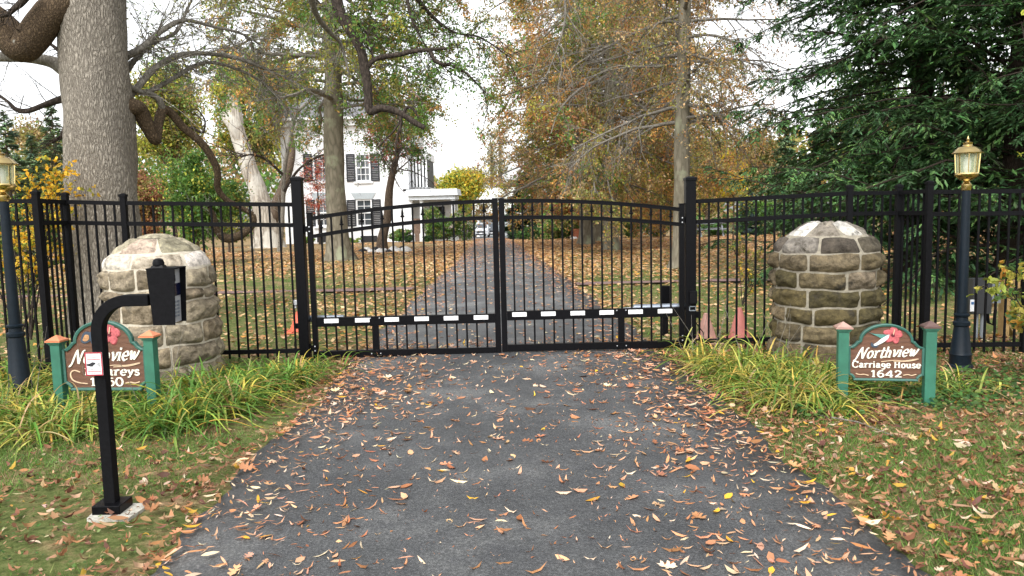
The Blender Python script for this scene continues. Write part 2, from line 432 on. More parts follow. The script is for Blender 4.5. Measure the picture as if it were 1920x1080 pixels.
def pick(pal, n, jit=.16, keys=None):
    """pal: [(rgb, weight)]; keys: cluster id per item so whole sprays share a colour"""
    w = np.array([p[1] for p in pal], float); w /= w.sum(); cs = np.array([p[0] for p in pal])
    if keys is None: c = cs[rng.choice(len(pal), n, p=w)]
    else:
        tb = rng.choice(len(pal), int(keys.max()) + 1, p=w); own = rng.random(n) < .3
        ix = np.where(own, rng.choice(len(pal), n, p=w), tb[keys]); c = cs[ix]
    return np.clip(c * (1 + rng.normal(size=(n, 1)) * jit) * (1 + rng.normal(size=(n, 3)) * jit * .35), .003, .9)
def leafy(nb, P, size, pal, keys=None, aspect=.5, down=0., up=.5, jit=.18):
    n = len(P); D = rnd_dir(n); D[:, 2] -= down; Nn = rnd_dir(n); Nn[:, 2] = np.abs(Nn[:, 2]) + up
    L = size * rng.uniform(.6, 1.3, n)
    nb.stamp(LEAF4, P, D, Nn, L, L * aspect, np.clip(pick(pal, n, jit, keys) * 1.25, 0, .92))
def snoise(x, y, s=1., seed=0):
    r_ = np.random.default_rng(seed); o = np.zeros_like(x, dtype=float)
    for i in range(7):
        a = r_.uniform(0, 6.28); f = s * r_.uniform(.6, 2.2); o += np.sin((x * math.cos(a) + y * math.sin(a)) * f + r_.uniform(0, 6.28))
    return o / 7 ** .5

# ================================================================== SETTING: ground, driveway, path
LY = np.array([-9, 3.2, 6, 9, 12, 15.6, 22, 35, 52.5, 62, 74, 84, 95])
LX = np.array([-1.58, -1.58, -1.55, -1.6, -1.62, -1.66, -1.63, -1.86, -2.3, -3.3, -4.6, -6.2, -8.0])
RY = np.array([-9, 3.5, 5.3, 7.4, 10.4, 13, 19, 27, 36, 49.5, 60, 75, 84, 95])
RX = np.array([1.56, 1.58, 1.58, 1.50, 1.39, 1.29, 1.12, .74, .45, -.1, -.5, -.6, 0.6, 2.0])
def drive_l(y): return np.interp(y, LY, LX) + .035 * np.sin(y * 2.3) + .02 * np.sin(y * 6.1 + 1)
def drive_r(y): return np.interp(y, RY, RX) + .035 * np.sin(y * 1.9 + 2) + .02 * np.sin(y * 5.3)
ys = np.unique(np.concatenate([np.arange(-12, 20, .2), np.arange(20, 120, 1.), np.arange(120, 401, 20), [8, 18, 29, 36, 44, 53, 88, 110]]))
xs = np.unique(np.concatenate([np.arange(-200, -10, 6.), np.arange(-10, 10, .2), np.arange(10, 201, 6.)]))
X, Y = np.meshgrid(xs, ys)
def bumps(x, y):
    d = np.maximum(np.maximum(drive_l(y) - x, x - drive_r(y)), 0)
    k = np.clip(d / .6, 0, 1)
    return (.018 * snoise(x, y, 3.1, 3) + .02 * snoise(x, y, 1.1, 4)) * k * (np.abs(x) < 12) - np.where(d > 0, 0, .03)
def ground_z(x, y): return gz(x, y) + bumps(x, y)
Z = gz(X, Y) + bumps(X, Y)
ny, nx = X.shape
idx = (np.arange(ny - 1)[:, None] * nx + np.arange(nx - 1)[None]).ravel()
o = link_np('ground', np.stack([X, Y, Z], -1).reshape(-1, 3), [np.stack([idx, idx + 1, idx + nx + 1, idx + nx], -1)], M['ground'], smooth=True)
tag(o, kind='structure')
yy = np.unique(np.concatenate([np.arange(-9, 20, .1), np.arange(20, 95.1, .5), [8, 18, 29, 36, 44, 53, 88, 95]]))
L_, R_ = drive_l(yy), drive_r(yy); nrow = 7
jl = .03 * np.sin(yy * 17) * np.sin(yy * 7.7); jr = .03 * np.sin(yy * 15 + 1) * np.sin(yy * 9.1)
t = np.linspace(0, 1, nrow)[None]
DX = (L_ + jl)[:, None] * (1 - t) + (R_ + jr)[:, None] * t
DZ = gz(0, yy)[:, None] + .004 + .03 * np.sin(np.pi * t) ** .5
P = np.stack([DX, np.repeat(yy[:, None], nrow, 1), DZ], -1)
# thin skirt so the asphalt edge has a thickness
lo_l = P[:, :1].copy(); lo_l[..., 2] -= .05; lo_r = P[:, -1:].copy(); lo_r[..., 2] -= .05
P = np.concatenate([lo_l, P, lo_r], 1); k = nrow + 2
idx = (np.arange(len(yy) - 1)[:, None] * k + np.arange(k - 1)[None]).ravel()
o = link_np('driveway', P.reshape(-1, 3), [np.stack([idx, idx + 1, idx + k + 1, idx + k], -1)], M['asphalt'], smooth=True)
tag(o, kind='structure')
def drive_z(y): return gz(0, y) + .026
# brick-coloured footpath crossing the lawn behind the gate
for sx, x0, x1 in ((-1, -16, -1.75), (1, 1.25, 16)):
    px_ = np.arange(x0, x1 + .01, .3); w = .26 + .05 * np.sin(px_ * 1.7)
    yc = 15.4 + .12 * np.sin(px_ * .5); a = np.stack([px_, yc - w, gz(px_, yc - w) + .024 + 0 * px_], -1); b_ = np.stack([px_, yc + w, gz(px_, yc + w) + .024 + 0 * px_], -1)
    V = np.concatenate([a, b_]); n = len(px_); i = np.arange(n - 1)
    o = link_np('path', V, [np.stack([i, i + 1, i + n + 1, i + n], -1)], M['mulch']); tag(o, kind='structure')

# ================================================================== GATE
GY = 7.85
def wz(px, py, d=GY): return W(px, py, d).z
def wx(px, py, d=GY): return W(px, py, d).x
def gate_leaf(label, pxo, pxi, zo, zi, zo2, zi2, zm, zb, stripe_px):
    xo, xi = wx(pxo, 540), wx(pxi, 540); sg = 1 if xi > xo else -1
    ztop = lambda x: zi - (zi - zo) * (1 - (x - xo) / (xi - xo)) ** 2
    ztwo = lambda x: zi2 - (zi2 - zo2) * (1 - (x - xo) / (xi - xo)) ** 2
    g = thing('gate_leaf', label, 'driveway gate', (xo, GY, 0), 'leaves of the double driveway gate')
    s = .05
    MB().box((xo, GY, (zb + zo + .05) / 2), (s, s, zo + .05 - zb)).box((xo, GY, zo + .055), (s + .008, s + .008, .012)).build('hinge_stile', M['black'], g, bevel=.003)
    MB().box((xi - sg * .0, GY, (zb + zi + .03) / 2), (s + .006, s, zi + .03 - zb)).build('meeting_stile', M['black'], g, bevel=.003)
    for nm, fz, h in (('arched_rail', ztop, .038), ('arched_rail', ztwo, .038)):
        q = [(xo + sg * .025 + (xi - xo - sg * .05) * i / 14) for i in range(15)]
        vs = []; fs = []
        for x in q:
            z = fz(x); vs += [(x, GY - .022, z - h / 2), (x, GY + .022, z - h / 2), (x, GY + .022, z + h / 2), (x, GY - .022, z + h / 2)]
        for i in range(14):
            a = i * 4
            for j in range(4): fs.append((a + j, a + (j + 1) % 4, a + 4 + (j + 1) % 4, a + 4 + j))
        rl = MB().add(vs, fs)
        # raised lip along both edges of the extruded rail
        for dz in (-h / 2 + .005, h / 2 - .005):
            for i in range(14): rl.beam((q[i], GY - .0245, fz(q[i]) + dz), (q[i + 1], GY - .0245, fz(q[i + 1]) + dz), .004, .008)
        rl.build(nm, M['black'], g)
    xa, xb = xo + sg * .026, xi - sg * .029
    MB().box(((xa + xb) / 2, GY, zm), (abs(xb - xa), .046, .092)).build('middle_rail', M['black'], g, bevel=.003)
    MB().box(((xa + xb) / 2, GY, zb + .035), (abs(xb - xa), .046, .07)).build('bottom_rail', M['black'], g, bevel=.003)
    bx_ = xo + sg * .60
    MB().box((bx_, GY, (zm - .047 + zb + .071) / 2), (.062, .044, zm - .047 - zb - .071)).build('brace', M['black'], g)
    b4 = MB()
    for dx in (-.045, .045):
        for z in (zm + .015 * 2, zb + .035): b4.box((bx_ + dx, GY - .0255, z), (.010, .006, .010))
    b4.build('bolt', M['steel'], g)
    n = 17; step = (xi - xo - sg * .02) / (n + 1)
    for i in range(n):
        x = xo + sg * .01 + step * (i + 1)
        p = MB(); z1 = (ztwo(x) if i % 2 == 0 else ztop(x)) - .019
        low = zb + .07
        if i % 2 == 0:
            p.box((x, GY, (zm + .046 + z1) / 2), (.017, .017, z1 - zm - .046))
            if abs(x - bx_) > .04: p.box((x, GY, (low + zm - .046) / 2), (.017, .017, zm - .046 - low))
            z2 = ztwo(x) + .019
            p.box((x, GY, z2 + .02), (.015, .015, .04))
            p.lathe((x, GY, z2 + .04), [(.010, 0), (.021, .006), (.021, .016), (.010, .022), (.013, .03), (.012, .045), (.003, .10), (.0005, .115)], 8)
            p.build('picket', M['black'], g, label='short picket with a spear tip above the second rail')
        else:
            z0 = ztwo(x)
            p.box((x, GY, (zm + .046 + z0 - .019) / 2), (.017, .017, z0 - .065 - zm))
            if abs(x - bx_) > .04: p.box((x, GY, (low + zm - .046) / 2), (.017, .017, zm - .046 - low))
            p.box((x, GY, (z0 + .019 + z1) / 2), (.017, .017, z1 - z0 - .019)).build('picket', M['black'], g, label='full height picket')
    for px in stripe_px:
        MB().box((wx(px, 595), GY - .0255, zm + .012), (.142, .005, .042)).build('reflector', M['white_strip'], g)
    for z in (zo - .10, zb + .10):
        MB().box((xo - sg * .04, GY, z), (.05, .03, .055)).lathe((xo - sg * .055, GY - .012, z - .045), [(.014, 0), (.014, .09)], 10).box((xo, GY - .03, z), (.04, .012, .07)).build('hinge', M['black'], g)
        q = MB()
        for dz in (-.022, .022): q.box((xo, GY - .0385, z + dz), (.011, .006, .011))
        q.build('hinge_bolt', M['steel'], g)
    return g
gate_leaf('left leaf of the black gate, joining the gate post beside the chrome knob', 587, 932, wz(587, 410), wz(930, 377), wz(587, 444), wz(930, 408), wz(760, 600), wz(760, 667),
          (622, 680, 735, 791, 846, 902))
gate_leaf('right leaf of the black gate, on the side of the small control pedestal', 1278, 944, wz(1278, 393), wz(944, 377), wz(1278, 421), wz(944, 408), wz(1110, 588), wz(1110, 655),
          (1246, 1191, 1137, 1083, 1028, 974))

def gate_post(px_top, px_bot, py_top, label, lean=0):
    x = (wx(px_top, py_top) + wx(px_bot, 670)) / 2; zt = wz(px_top, py_top)
    g = thing('gate_post', label, 'gate post', (x, GY, 0), 'tall black gate posts')
    MB().box((x, GY, zt / 2 - .06), (.1, .1, zt + .1)).build('shaft', M['black'], g, bevel=.006)
    MB().box((x, GY, zt - .005), (.112, .112, .03)).box((x, GY, zt + .016), (.10, .10, .012), top=(.5, .5)).build('cap', M['black'], g, bevel=.003)
    return g, x
pl, pxl = gate_post(557, 573, 335, 'tall black square gate post with a small chrome knob on its side')
pr, pxr = gate_post(1294, 1294, 335, 'tall black square gate post beside the pink cones, with a lock box')
MB().lathe((pxl - .062, GY, wz(563, 567)), [(.016, -.028), (.03, -.02), (.032, .018), (.024, .026)], 14).tube([(pxl - .075, GY, wz(563, 567) - .02), (pxl - .075, GY, wz(563, 567) - .055)], .011).box((pxl - .06, GY, wz(563, 567)), (.05, .02, .02)).build('chrome_knob', M['steel'], pl, smooth=True)
MB().box((pxl - .075, GY + .03, wz(558, 612)), (.06, .05, .05)).build('bracket', M['black'], pl)
MB().tube([(pxl - .05, GY, wz(555, 632)), (pxl - .10, GY - .01, wz(548, 640)), (pxl - .11, GY - .01, wz(548, 652)), (pxl - .05, GY, wz(560, 660))], .004, 6).build('cable', M['black_matt'], pl)
zb_ = wz(1297, 556)
MB().box((pxr + .016, GY - .068, zb_), (.072, .035, .125)).build('lock_box', M['black_matt'], pr, bevel=.004)
MB().box((pxr + .012, GY - .055, wz(1297, 577) + .02), (.066, .01, .008)).box((pxr + .012, GY - .055, wz(1297, 577) - .02), (.05, .01, .008)).box((pxr - .018, GY - .055, wz(1297, 577)), (.006, .01, .045)).box((pxr + .042, GY - .055, wz(1297, 577)), (.006, .01, .045)).build('wire_bracket', M['grey_metal'], pr)
MB().box((pxr + .075, GY, wz(1300, 590)), (.05, .05, .06)).build('bracket', M['black'], pr)
MB().tube([(pxr + .055, GY - .02, wz(1305, 605)), (pxr + .12, GY - .04, wz(1320, 622)), (pxr + .13, GY - .03, wz(1320, 640)), (pxr + .055, GY - .02, wz(1305, 650))], .005, 6).build('cable', M['black_matt'], pr)
# swing operators behind each leaf
for px0, px1, py, lab in ((576, 645, 598, 'grey gate opener arm bolted behind the left gate leaf'), (1188, 1285, 577, 'grey gate opener arm bolted behind the right gate leaf')):
    x0, x1 = wx(px0, py, GY + .12), wx(px1, py, GY + .12); z = wz(px0, py, GY + .12)
    g = thing('gate_opener', lab, 'gate opener', ((x0 + x1) / 2, GY + .12, 0))
    MB().tube([(x0, GY + .12, z), (x1, GY + .12, z)], .034, 14).build('tube', M['grey_metal'], g, smooth=True)
    xe = x0 if px0 < 900 else x1
    MB().box((xe, GY + .1, z), (.07, .07, .06)).build('mount', M['black'], g)
    xr = x1 if px0 < 900 else x0
    MB().tube([(xr, GY + .12, z), (xr + (.2 if px0 < 900 else -.2), GY + .07, z - .01)], .012, 8).build('ram', M['steel'], g)

# small black control pedestal behind the right leaf
x, y = G(1247, 8.9).xy; z0 = float(gz(x, y))
g = thing('control_pedestal', 'short black post with a small keypad box behind the right gate leaf', 'control pedestal', (x, y, z0))
ztp = W(1247, 535, 8.9).z
MB().box((x, y, (z0 + ztp) / 2 - .02), (.06, .06, ztp - z0)).build('post', M['black_matt'], g)
MB().box((x, y - .04, ztp - .11), (.09, .05, .22)).build('box', M['black'], g, bevel=.004)
MB().box((x, y - .07, ztp - .25), (.08, .015, .05)).build('bracket', M['grey_metal'], g)

# ================================================================== FENCES
def fence_post(p, h, fence):
    MB().box((p[0], p[1], h / 2 - .02), (.055, .055, h + .04)).build('post', M['black_matt'], fence, bevel=.003)
    MB().box((p[0], p[1], h + .004), (.066, .066, .022)).box((p[0], p[1], h + .02), (.058, .058, .012), top=(.3, .3)).build('post_cap', M['black_matt'], fence)
def fence_run(fence, a, b_, za, zb2, spacing=.0925, bot=.10, ea=.03, eb=.03):
    a = Vector((a[0], a[1], 0)); b_ = Vector((b_[0], b_[1], 0)); d = b_ - a; Ln = d.length; d.normalize()
    za -= .05; zb2 -= .05; A = a + d * ea; B = b_ - d * eb
    for dz in (0, .2):
        MB().beam(A + Vector((0, 0, za - dz)), B + Vector((0, 0, zb2 - dz)), .035, .04).build('rail', M['black_matt'], fence)
    MB().beam(A + Vector((0, 0, bot)), B + Vector((0, 0, bot)), .035, .04).build('rail', M['black_matt'], fence)
    n = max(1, round(Ln / spacing) - 1)
    for i in range(n):
        t_ = (i + 1) / (n + 1); p = a + (b_ - a) * t_; zt = za + (zb2 - za) * t_
        mb = MB(); hw = .017
        segs = [(bot - .07, bot - .02), (bot + .02, zt - .22), (zt - .18, zt - .02)]
        for s0, s1 in segs: mb.box((p.x, p.y, (s0 + s1) / 2), (hw, hw, s1 - s0), rz=math.atan2(d.y, d.x))
        mb.build('picket', M['black_matt'], fence)
def PX(px, d): return (W(px, 520, d).x, d)
# left run: gate post -> mid post -> corner -> near corner -> off frame
fl = thing('fence', 'black picket fence between the left gate post and the big oak trunk', 'fence', (pxl, GY, 0), 'black metal fences')
q0 = (pxl, GY); q1 = PX(242, GY); q2 = PX(134, GY); q3 = PX(80, 7.3)
fence_run(fl, q0, q1, wz(545, 374), wz(242, 371), ea=.06)
fence_run(fl, q1, q2, wz(242, 371), wz(134, 369))
fence_post(q1, wz(242, 371) + .02, fl); fence_post(q2, wz(134, 369) + .02, fl)
fl2 = thing('fence', 'black picket fence turning forward and running off behind the left lamp post', 'fence', (q3[0], q3[1], 0), 'black metal fences')
fence_run(fl2, q2, q3, wz(134, 369), wz(80, 366, 7.3))
h3 = wz(80, 366, 7.3)
q4 = PX(-420, 7.25)
fence_run(fl2, q3, q4, h3, h3 + .02)
fence_post(q3, h3 + .02, fl2); fence_post(PX(-60, 7.29), h3 + .03, fl2)
fr = thing('fence', 'black picket fence from the gate post behind the cones and the mossy pillar', 'fence', (pxr, GY, 0), 'black metal fences')
r0 = (pxr, GY); r1 = PX(1590, GY + .05); r2 = PX(1681, GY + .1); r3 = PX(1738, 7.35)
fence_run(fr, r0, r1, wz(1305, 368), wz(1590, 353, GY + .05), ea=.06)
fence_run(fr, r1, r2, wz(1590, 353, GY + .05), wz(1681, 352, GY + .1))
fence_post(r1, wz(1590, 355, GY + .05) + .02, fr); fence_post(r2, wz(1681, 354, GY + .1) + .02, fr)
fr2 = thing('fence', 'black picket fence turning forward and running behind the right lamp post', 'fence', (r3[0], r3[1], 0), 'black metal fences')
h3 = wz(1738, 348, 7.35)
fence_run(fr2, r2, r3, wz(1681, 352, GY + .1), h3)
r4 = PX(1925, 7.3); r5 = PX(2500, 7.3)
fence_run(fr2, r3, r4, h3 - .01, h3 - .02); fence_run(fr2, r4, r5, h3 - .02, h3 - .02)
fence_post(r3, h3 + .02, fr2); fence_post(r4, h3 + .01, fr2)

# ================================================================== STONE PILLARS
def pillar(px, d, rows, label, smat, mmat, tones, cap, disc, ks=1.):
    rows = [(r_ * ks, z_, n_, b_) for r_, z_, n_, b_ in rows]; disc = (disc[0] * ks, disc[1])
    c = W(px, 520, d); cx, cy = c.x, d
    g = thing('stone_pillar', label, 'stone pillar', (cx, cy, 0), 'round domed stone pillars at the drive')
    prof = [(rows[0][0] - .009, -.1)] + [(r_ - .009, z_) for r_, z_, _, _ in rows] + [(disc[0] - .01, disc[1] - .012), (.001, disc[1] - .004)]
    pr_ = [(max(.001, a), b_) for a, b_ in prof]
    MB().lathe((cx, cy, 0), pr_, 48).build('mortar_core', mmat, g, smooth=True)
    V = []; Fc = []; T = []
    rws = rows + [(disc[0], disc[1], 0, 0)]
    for ri in range(len(rows)):
        r0_, z0_, ns, bulge = rws[ri]; r1_, z1_ = rws[ri + 1][:2]
        dr, dz = r1_ - r0_, z1_ - z0_; ln = math.hypot(dr, dz); nr, nz = dz / ln, -dr / ln
        th = random.uniform(0, 6.28); cuts = [0]
        for i in range(ns): cuts.append(cuts[-1] + random.uniform(.8, 1.3))
        cuts = [th + 6.2832 * k_ / cuts[-1] for k_ in cuts]
        for i in range(ns):
            rm = (r0_ + r1_) / 2; gp = .0075
            a0 = cuts[i] + gp / max(rm, .1); a1 = cuts[i + 1] - gp / max(rm, .1)
            nu = max(10, int((a1 - a0) * rm / .022)); nv = 10 if ln > .1 else 6
            base = len(V); tone = random.choice(tones) if ri < len(rows) - 2 else cap[ri - (len(rows) - 2)][i % len(cap[ri - (len(rows) - 2)])]
            k_ = random.uniform(.8, 1.2); tone = [min(.8, q * k_) for q in tone]; off = random.uniform(0, 50)
            bk_ = bulge * random.uniform(.75, 1.35)
            wob = lambda q_, t_: 0 if q_ in (0, len(rows)) else .006 * math.sin(3 * t_ + q_ * 2.1) + .005 * math.sin(8 * t_ + q_ * 1.3)
            for b2 in range(nv + 1):
                v_ = b2 / nv; vv = (gp * .8) / ln + v_ * (1 - 1.6 * gp / ln)
                for a2 in range(nu + 1):
                    u_ = a2 / nu
                    eu = min(1, min(u_, 1 - u_) * (a1 - a0) * rm / .045); ev = min(1, min(v_, 1 - v_) * ln / .06)
                    e = math.sin(eu * math.pi / 2) ** .7 * math.sin(ev * math.pi / 2) ** .7
                    th_ = a0 + (a1 - a0) * u_; rr = r0_ + dr * vv; zz = z0_ + dz * vv
                    pn = Vector((math.cos(th_) * rr * 7 + off, math.sin(th_) * rr * 7, zz * 9))
                    bulge_ = 0; nz_ = max(-.017, min(.02, noise.fractal(pn, .7, 2.1, 6) * .030 + noise.fractal(pn * .45, 1, 2, 2) * .016))
                    ds = -.012 + e * (bk_ * .6 + .012 + nz_ * (1.2 if ri < len(rows) - 2 else .5))
                    rr += nr * ds; zz += nz * ds + (1 - vv) * wob(ri, th_) + vv * wob(ri + 1, th_)
                    V.append((cx + rr * math.cos(th_), cy + rr * math.sin(th_), zz)); T.append(tone)
            for b2 in range(nv):
                for a2 in range(nu):
                    i0 = base + b2 * (nu + 1) + a2; Fc.append((i0, i0 + 1, i0 + nu + 2, i0 + nu + 1))
    link_np('stonework', np.array(V), [np.array(Fc)], smat, g, tint=np.array(T), smooth=True)
    if disc[0] > .12:
        mb = NP(); n = 36; vs = [(cx, cy, disc[1] + .03)]; ts = [cap[1][0]]
        for k_, (f_, h_) in enumerate(((.45, .026), (.8, .012), (.97, -.008))):
            for i in range(n):
                a = 2 * math.pi * i / n; q = f_ + .02 * math.sin(5 * a + k_); vs.append((cx + disc[0] * q * math.cos(a), cy + disc[0] * q * math.sin(a), disc[1] + h_)); ts.append(cap[1][0])
        f3 = [(0, 1 + i, 1 + (i + 1) % n) for i in range(n)]; f4 = [(1 + k_ * n + i, 1 + (k_ + 1) * n + i, 1 + (k_ + 1) * n + (i + 1) % n, 1 + k_ * n + (i + 1) % n) for k_ in range(2) for i in range(n)]
        link_np('top_stone', np.array(vs), [np.array(f3), np.array(f4)], smat, g, tint=np.array(ts), smooth=True)
    return g
def zf(px, py, d): return W(px, py, d).z
D1 = 7.0; fz_ = lambda py: zf(1548, py, D1 - .5)
rows = [(.50, -.05, 8, .03), (.49, fz_(652), 7, .035), (.485, fz_(615), 8, .035), (.485, fz_(583), 7, .04), (.485, fz_(548), 8, .035), (.49, fz_(513), 7, .04), (.49, fz_(478), 7, .04), (.375, zf(1548, 444, D1 - .34), 8, .03)]
DK = [(.10, .078, .034), (.15, .118, .072), (.115, .09, .05), (.078, .064, .028), (.17, .136, .094), (.135, .102, .058)]
pillar(1548, D1, rows, 'dark mossy round stone pillar behind the Carriage House sign', M['stone_dark'], M['mortar'], DK,
       [[(.085, .068, .052), (.12, .10, .08), (.20, .18, .155), (.07, .058, .045), (.10, .085, .06)], [(.52, .50, .46), (.24, .21, .17), (.46, .44, .40), (.20, .18, .15)]], (.115, zf(1548, 415, D1)), .905)
D2 = 7.1; fy = lambda py: zf(298, py, D2 - .5)
rows = [(.52, -.05, 8, .03), (.51, fy(694), 7, .035), (.50, fy(655), 8, .04), (.49, fy(612), 6, .045), (.48, fy(571), 8, .04), (.475, fy(547), 8, .035), (.475, fy(507), 7, .015), (.395, zf(298, 476, D2 - .38), 6, .02)]
LT = [(.29, .24, .17), (.24, .20, .14), (.33, .28, .20), (.20, .16, .11), (.30, .24, .16)]
pillar(298, D2, rows, 'pale grey round stone pillar behind the intercom box', M['stone_light'], M['mortar_light'], LT,
       [[(.56, .51, .43), (.42, .36, .28), (.66, .60, .54)], [(.36, .32, .23), (.42, .33, .26), (.32, .29, .20)]], (.17, zf(298, 444, D2)), .955)

# ================================================================== LAMP POSTS
def lamp(px, d, pybase, pytop, label):
    c = W(px, 520, d); zt = zf(px, pytop, d); b0 = Vector((c.x, d, 0)); k = .00455 * d / 6.75
    g = thing('lamp_post', label, 'lamp post', b0, 'brass lantern lamp posts')
    H = lambda px_down: zt - px_down * k
    MB().lathe(b0, [(.105, -.05), (.105, .03), (.095, .045), (.085, .05), (.085, .12), (.09, .135), (.082, .15), (.06, H(357)), (.056, H(352)), (.066, H(350)), (.068, H(344)), (.050, H(341)), (.048, H(334)), (.062, H(332)), (.064, H(329)), (.045, H(327))], 24).build('base', M['lamp_black'], g, smooth=True)
    MB().lathe(b0, [(.043, H(328)), (.034, H(98))], 20).build('pole', M['lamp_black'], g, smooth=True)
    MB().lathe(b0, [(.036, H(99)), (.040, H(97)), (.040, H(88)), (.030, H(86)), (.024, H(83)), (.030, H(81))], 18).build('socket', M['brass'], g, smooth=True)
    lan = MB().lathe(b0, [(.03, H(82)), (.045, H(80)), (.075, H(76)), (.094, H(72)), (.096, H(70)), (.090, H(69)), (.088, H(67))], 24).build('lantern', M['brass'], g, smooth=True)
    fr_ = MB()
    for i in range(8):
        a = 2 * math.pi * i / 8 + .39; dx = Vector((math.cos(a), math.sin(a), 0))
        fr_.beam(b0 + dx * .084 + Vector((0, 0, H(68))), b0 + dx * .094 + Vector((0, 0, H(31))), .007, .007)
    fr_.build('lantern_frame', M['brass'], lan)
    MB().lathe(b0, [(.082, H(67.5)), (.092, H(31.5))], 8, rot=.39).build('glass', M['lantern_glass'], lan)
    MB().lathe(b0, [(.018, H(66)), (.030, H(60)), (.030, H(46)), (.015, H(38))], 12).build('bulb', M['bulb'], lan, smooth=True)
    MB().lathe(b0, [(.088, H(33)), (.118, H(32)), (.120, H(30.5)), (.112, H(29)), (.100, H(26)), (.078, H(21)), (.060, H(19)), (.040, H(18)), (.034, H(16)), (.038, H(12)), (.020, H(10)), (.010, H(9)), (.013, H(6)), (.006, H(4)), (.002, H(0))], 24).build('roof', M['brass'], lan, smooth=True)
    return g
lamp(1806, 6.75, 695, 255, 'tall dark lamp post with brass lantern in front of the conifer, beside the utility box')
lamp(20, 6.35, 690, 275, 'tall dark lamp post with brass lantern cut by the frame, by the yellow bush')

# ================================================================== HAND-PAINTED LETTERING
def cat(pts, n=8):
    if len(pts) < 3: return pts
    P_ = [pts[0]] + list(pts) + [pts[-1]]; out = []
    for i in range(1, len(P_) - 2):
        p0, p1, p2, p3 = [np.array(q, float) for q in P_[i - 1:i + 3]]
        for j in range(n):
            t_ = j / n; out.append(tuple(.5 * ((2 * p1) + (-p0 + p2) * t_ + (2 * p0 - 5 * p1 + 4 * p2 - p3) * t_ ** 2 + (-p0 + 3 * p1 - 3 * p2 + p3) * t_ ** 3)))
    out.append(tuple(pts[-1])); return out
E = lambda cx, cy, rx, ry: [(cx + rx * math.cos(a * math.pi / 8 + 1.5), cy + ry * math.sin(a * math.pi / 8 + 1.5)) for a in range(17)]
GL = {  # width, curves, lines, serif centres
 'H': (.86, [], [[(.2, 0), (.2, .9)], [(.66, 0), (.66, .9)], [(.2, .46), (.66, .46)]], [(.2, .03), (.2, .87), (.66, .03), (.66, .87)]),
 'C': (.84, [[(.72, .68), (.6, .84), (.42, .89), (.2, .76), (.12, .45), (.2, .13), (.42, .0), (.62, .04), (.76, .2)]], [[(.72, .62), (.72, .88)]], []),
 'a': (.64, [[(.12, .46), (.28, .6), (.42, .54), (.45, .36), (.45, .1), (.6, .02)], [(.45, .36), (.2, .3), (.12, .15), (.25, .01), (.45, .12)]], [], []),
 'r': (.52, [[(.18, .38), (.3, .58), (.46, .55)]], [[(.16, 0), (.16, .58)]], [(.16, .03), (.1, .56)]),
 'i': (.34, [], [[(.16, 0), (.16, .58)], [(.16, .74), (.16, .88)]], [(.16, .03), (.1, .56)]),
 'g': (.58, [E(.28, .38, .17, .2), [(.46, .56), (.47, .2), (.45, -.08), (.3, -.22), (.1, -.18)]], [], []),
 'e': (.58, [[(.12, .31), (.5, .33), (.44, .54), (.29, .6), (.12, .46), (.1, .2), (.28, 0), (.5, .12)]], [], []),
 'o': (.62, [E(.3, .3, .2, .29)], [], []),
 'u': (.66, [[(.14, .58), (.14, .16), (.28, .01), (.46, .14)]], [[(.48, .58), (.48, 0)]], [(.08, .56), (.42, .56), (.54, .03)]),
 's': (.5, [[(.4, .46), (.27, .6), (.12, .5), (.16, .36), (.34, .27), (.42, .13), (.27, 0), (.08, .12)]], [], []),
 'y': (.58, [[(.5, .58), (.34, .1), (.24, -.16), (.08, -.2)]], [[(.1, .58), (.32, .06)]], [(.1, .56), (.5, .56)]),
 'T': (.68, [], [[(.34, 0), (.34, .86)], [(.05, .86), (.64, .86)]], [(.34, .03)]),
 'h': (.62, [[(.16, .38), (.3, .58), (.46, .44), (.46, 0)]], [[(.14, 0), (.14, .9)]], [(.14, .03), (.46, .03)]),
 '1': (.5, [], [[(.28, 0), (.28, .88)], [(.28, .86), (.1, .72)]], [(.28, .03)]),
 '6': (.68, [[(.54, .84), (.36, .86), (.17, .64), (.12, .3), (.3, .01), (.54, .14), (.54, .4), (.34, .53), (.14, .36)]], [], []),
 '4': (.72, [], [[(.5, .88), (.08, .28)], [(.06, .27), (.66, .27)], [(.5, 0), (.5, .88)]], [(.5, .03)]),
 '2': (.68, [[(.12, .66), (.2, .84), (.38, .88), (.54, .7), (.44, .42), (.12, .06)]], [[(.1, .06), (.62, .06)]], []),
 '5': (.66, [[(.16, .48), (.36, .58), (.56, .42), (.52, .1), (.3, .0), (.1, .1)]], [[(.56, .84), (.18, .84)], [(.2, .84), (.16, .48)]], []),
 '0': (.7, [E(.33, .44, .23, .44)], [], []),
 'N': (.92, [[(-.12, -.14), (-.02, -.16), (.1, .1), (.2, .6), (.3, .9), (.4, .94)], [(.62, .0), (.68, .4), (.78, .84), (.92, .92)]], [[(.3, .92), (.62, .0)]], []),
 't': (.42, [[(.22, .84), (.18, .2), (.26, .0), (.42, .08)]], [[(.04, .56), (.4, .6)]], []),
 'v': (.56, [[(.04, .54), (.14, .58), (.22, .3), (.26, .02)], [(.26, .02), (.42, .26), (.5, .6)]], [], []),
 'w': (.8, [[(.04, .54), (.13, .58), (.18, .3), (.22, .02)], [(.22, .02), (.34, .26), (.4, .56)], [(.4, .56), (.42, .3), (.46, .02)], [(.46, .02), (.62, .28), (.74, .64)]], [], []),
}
CNT = [0]
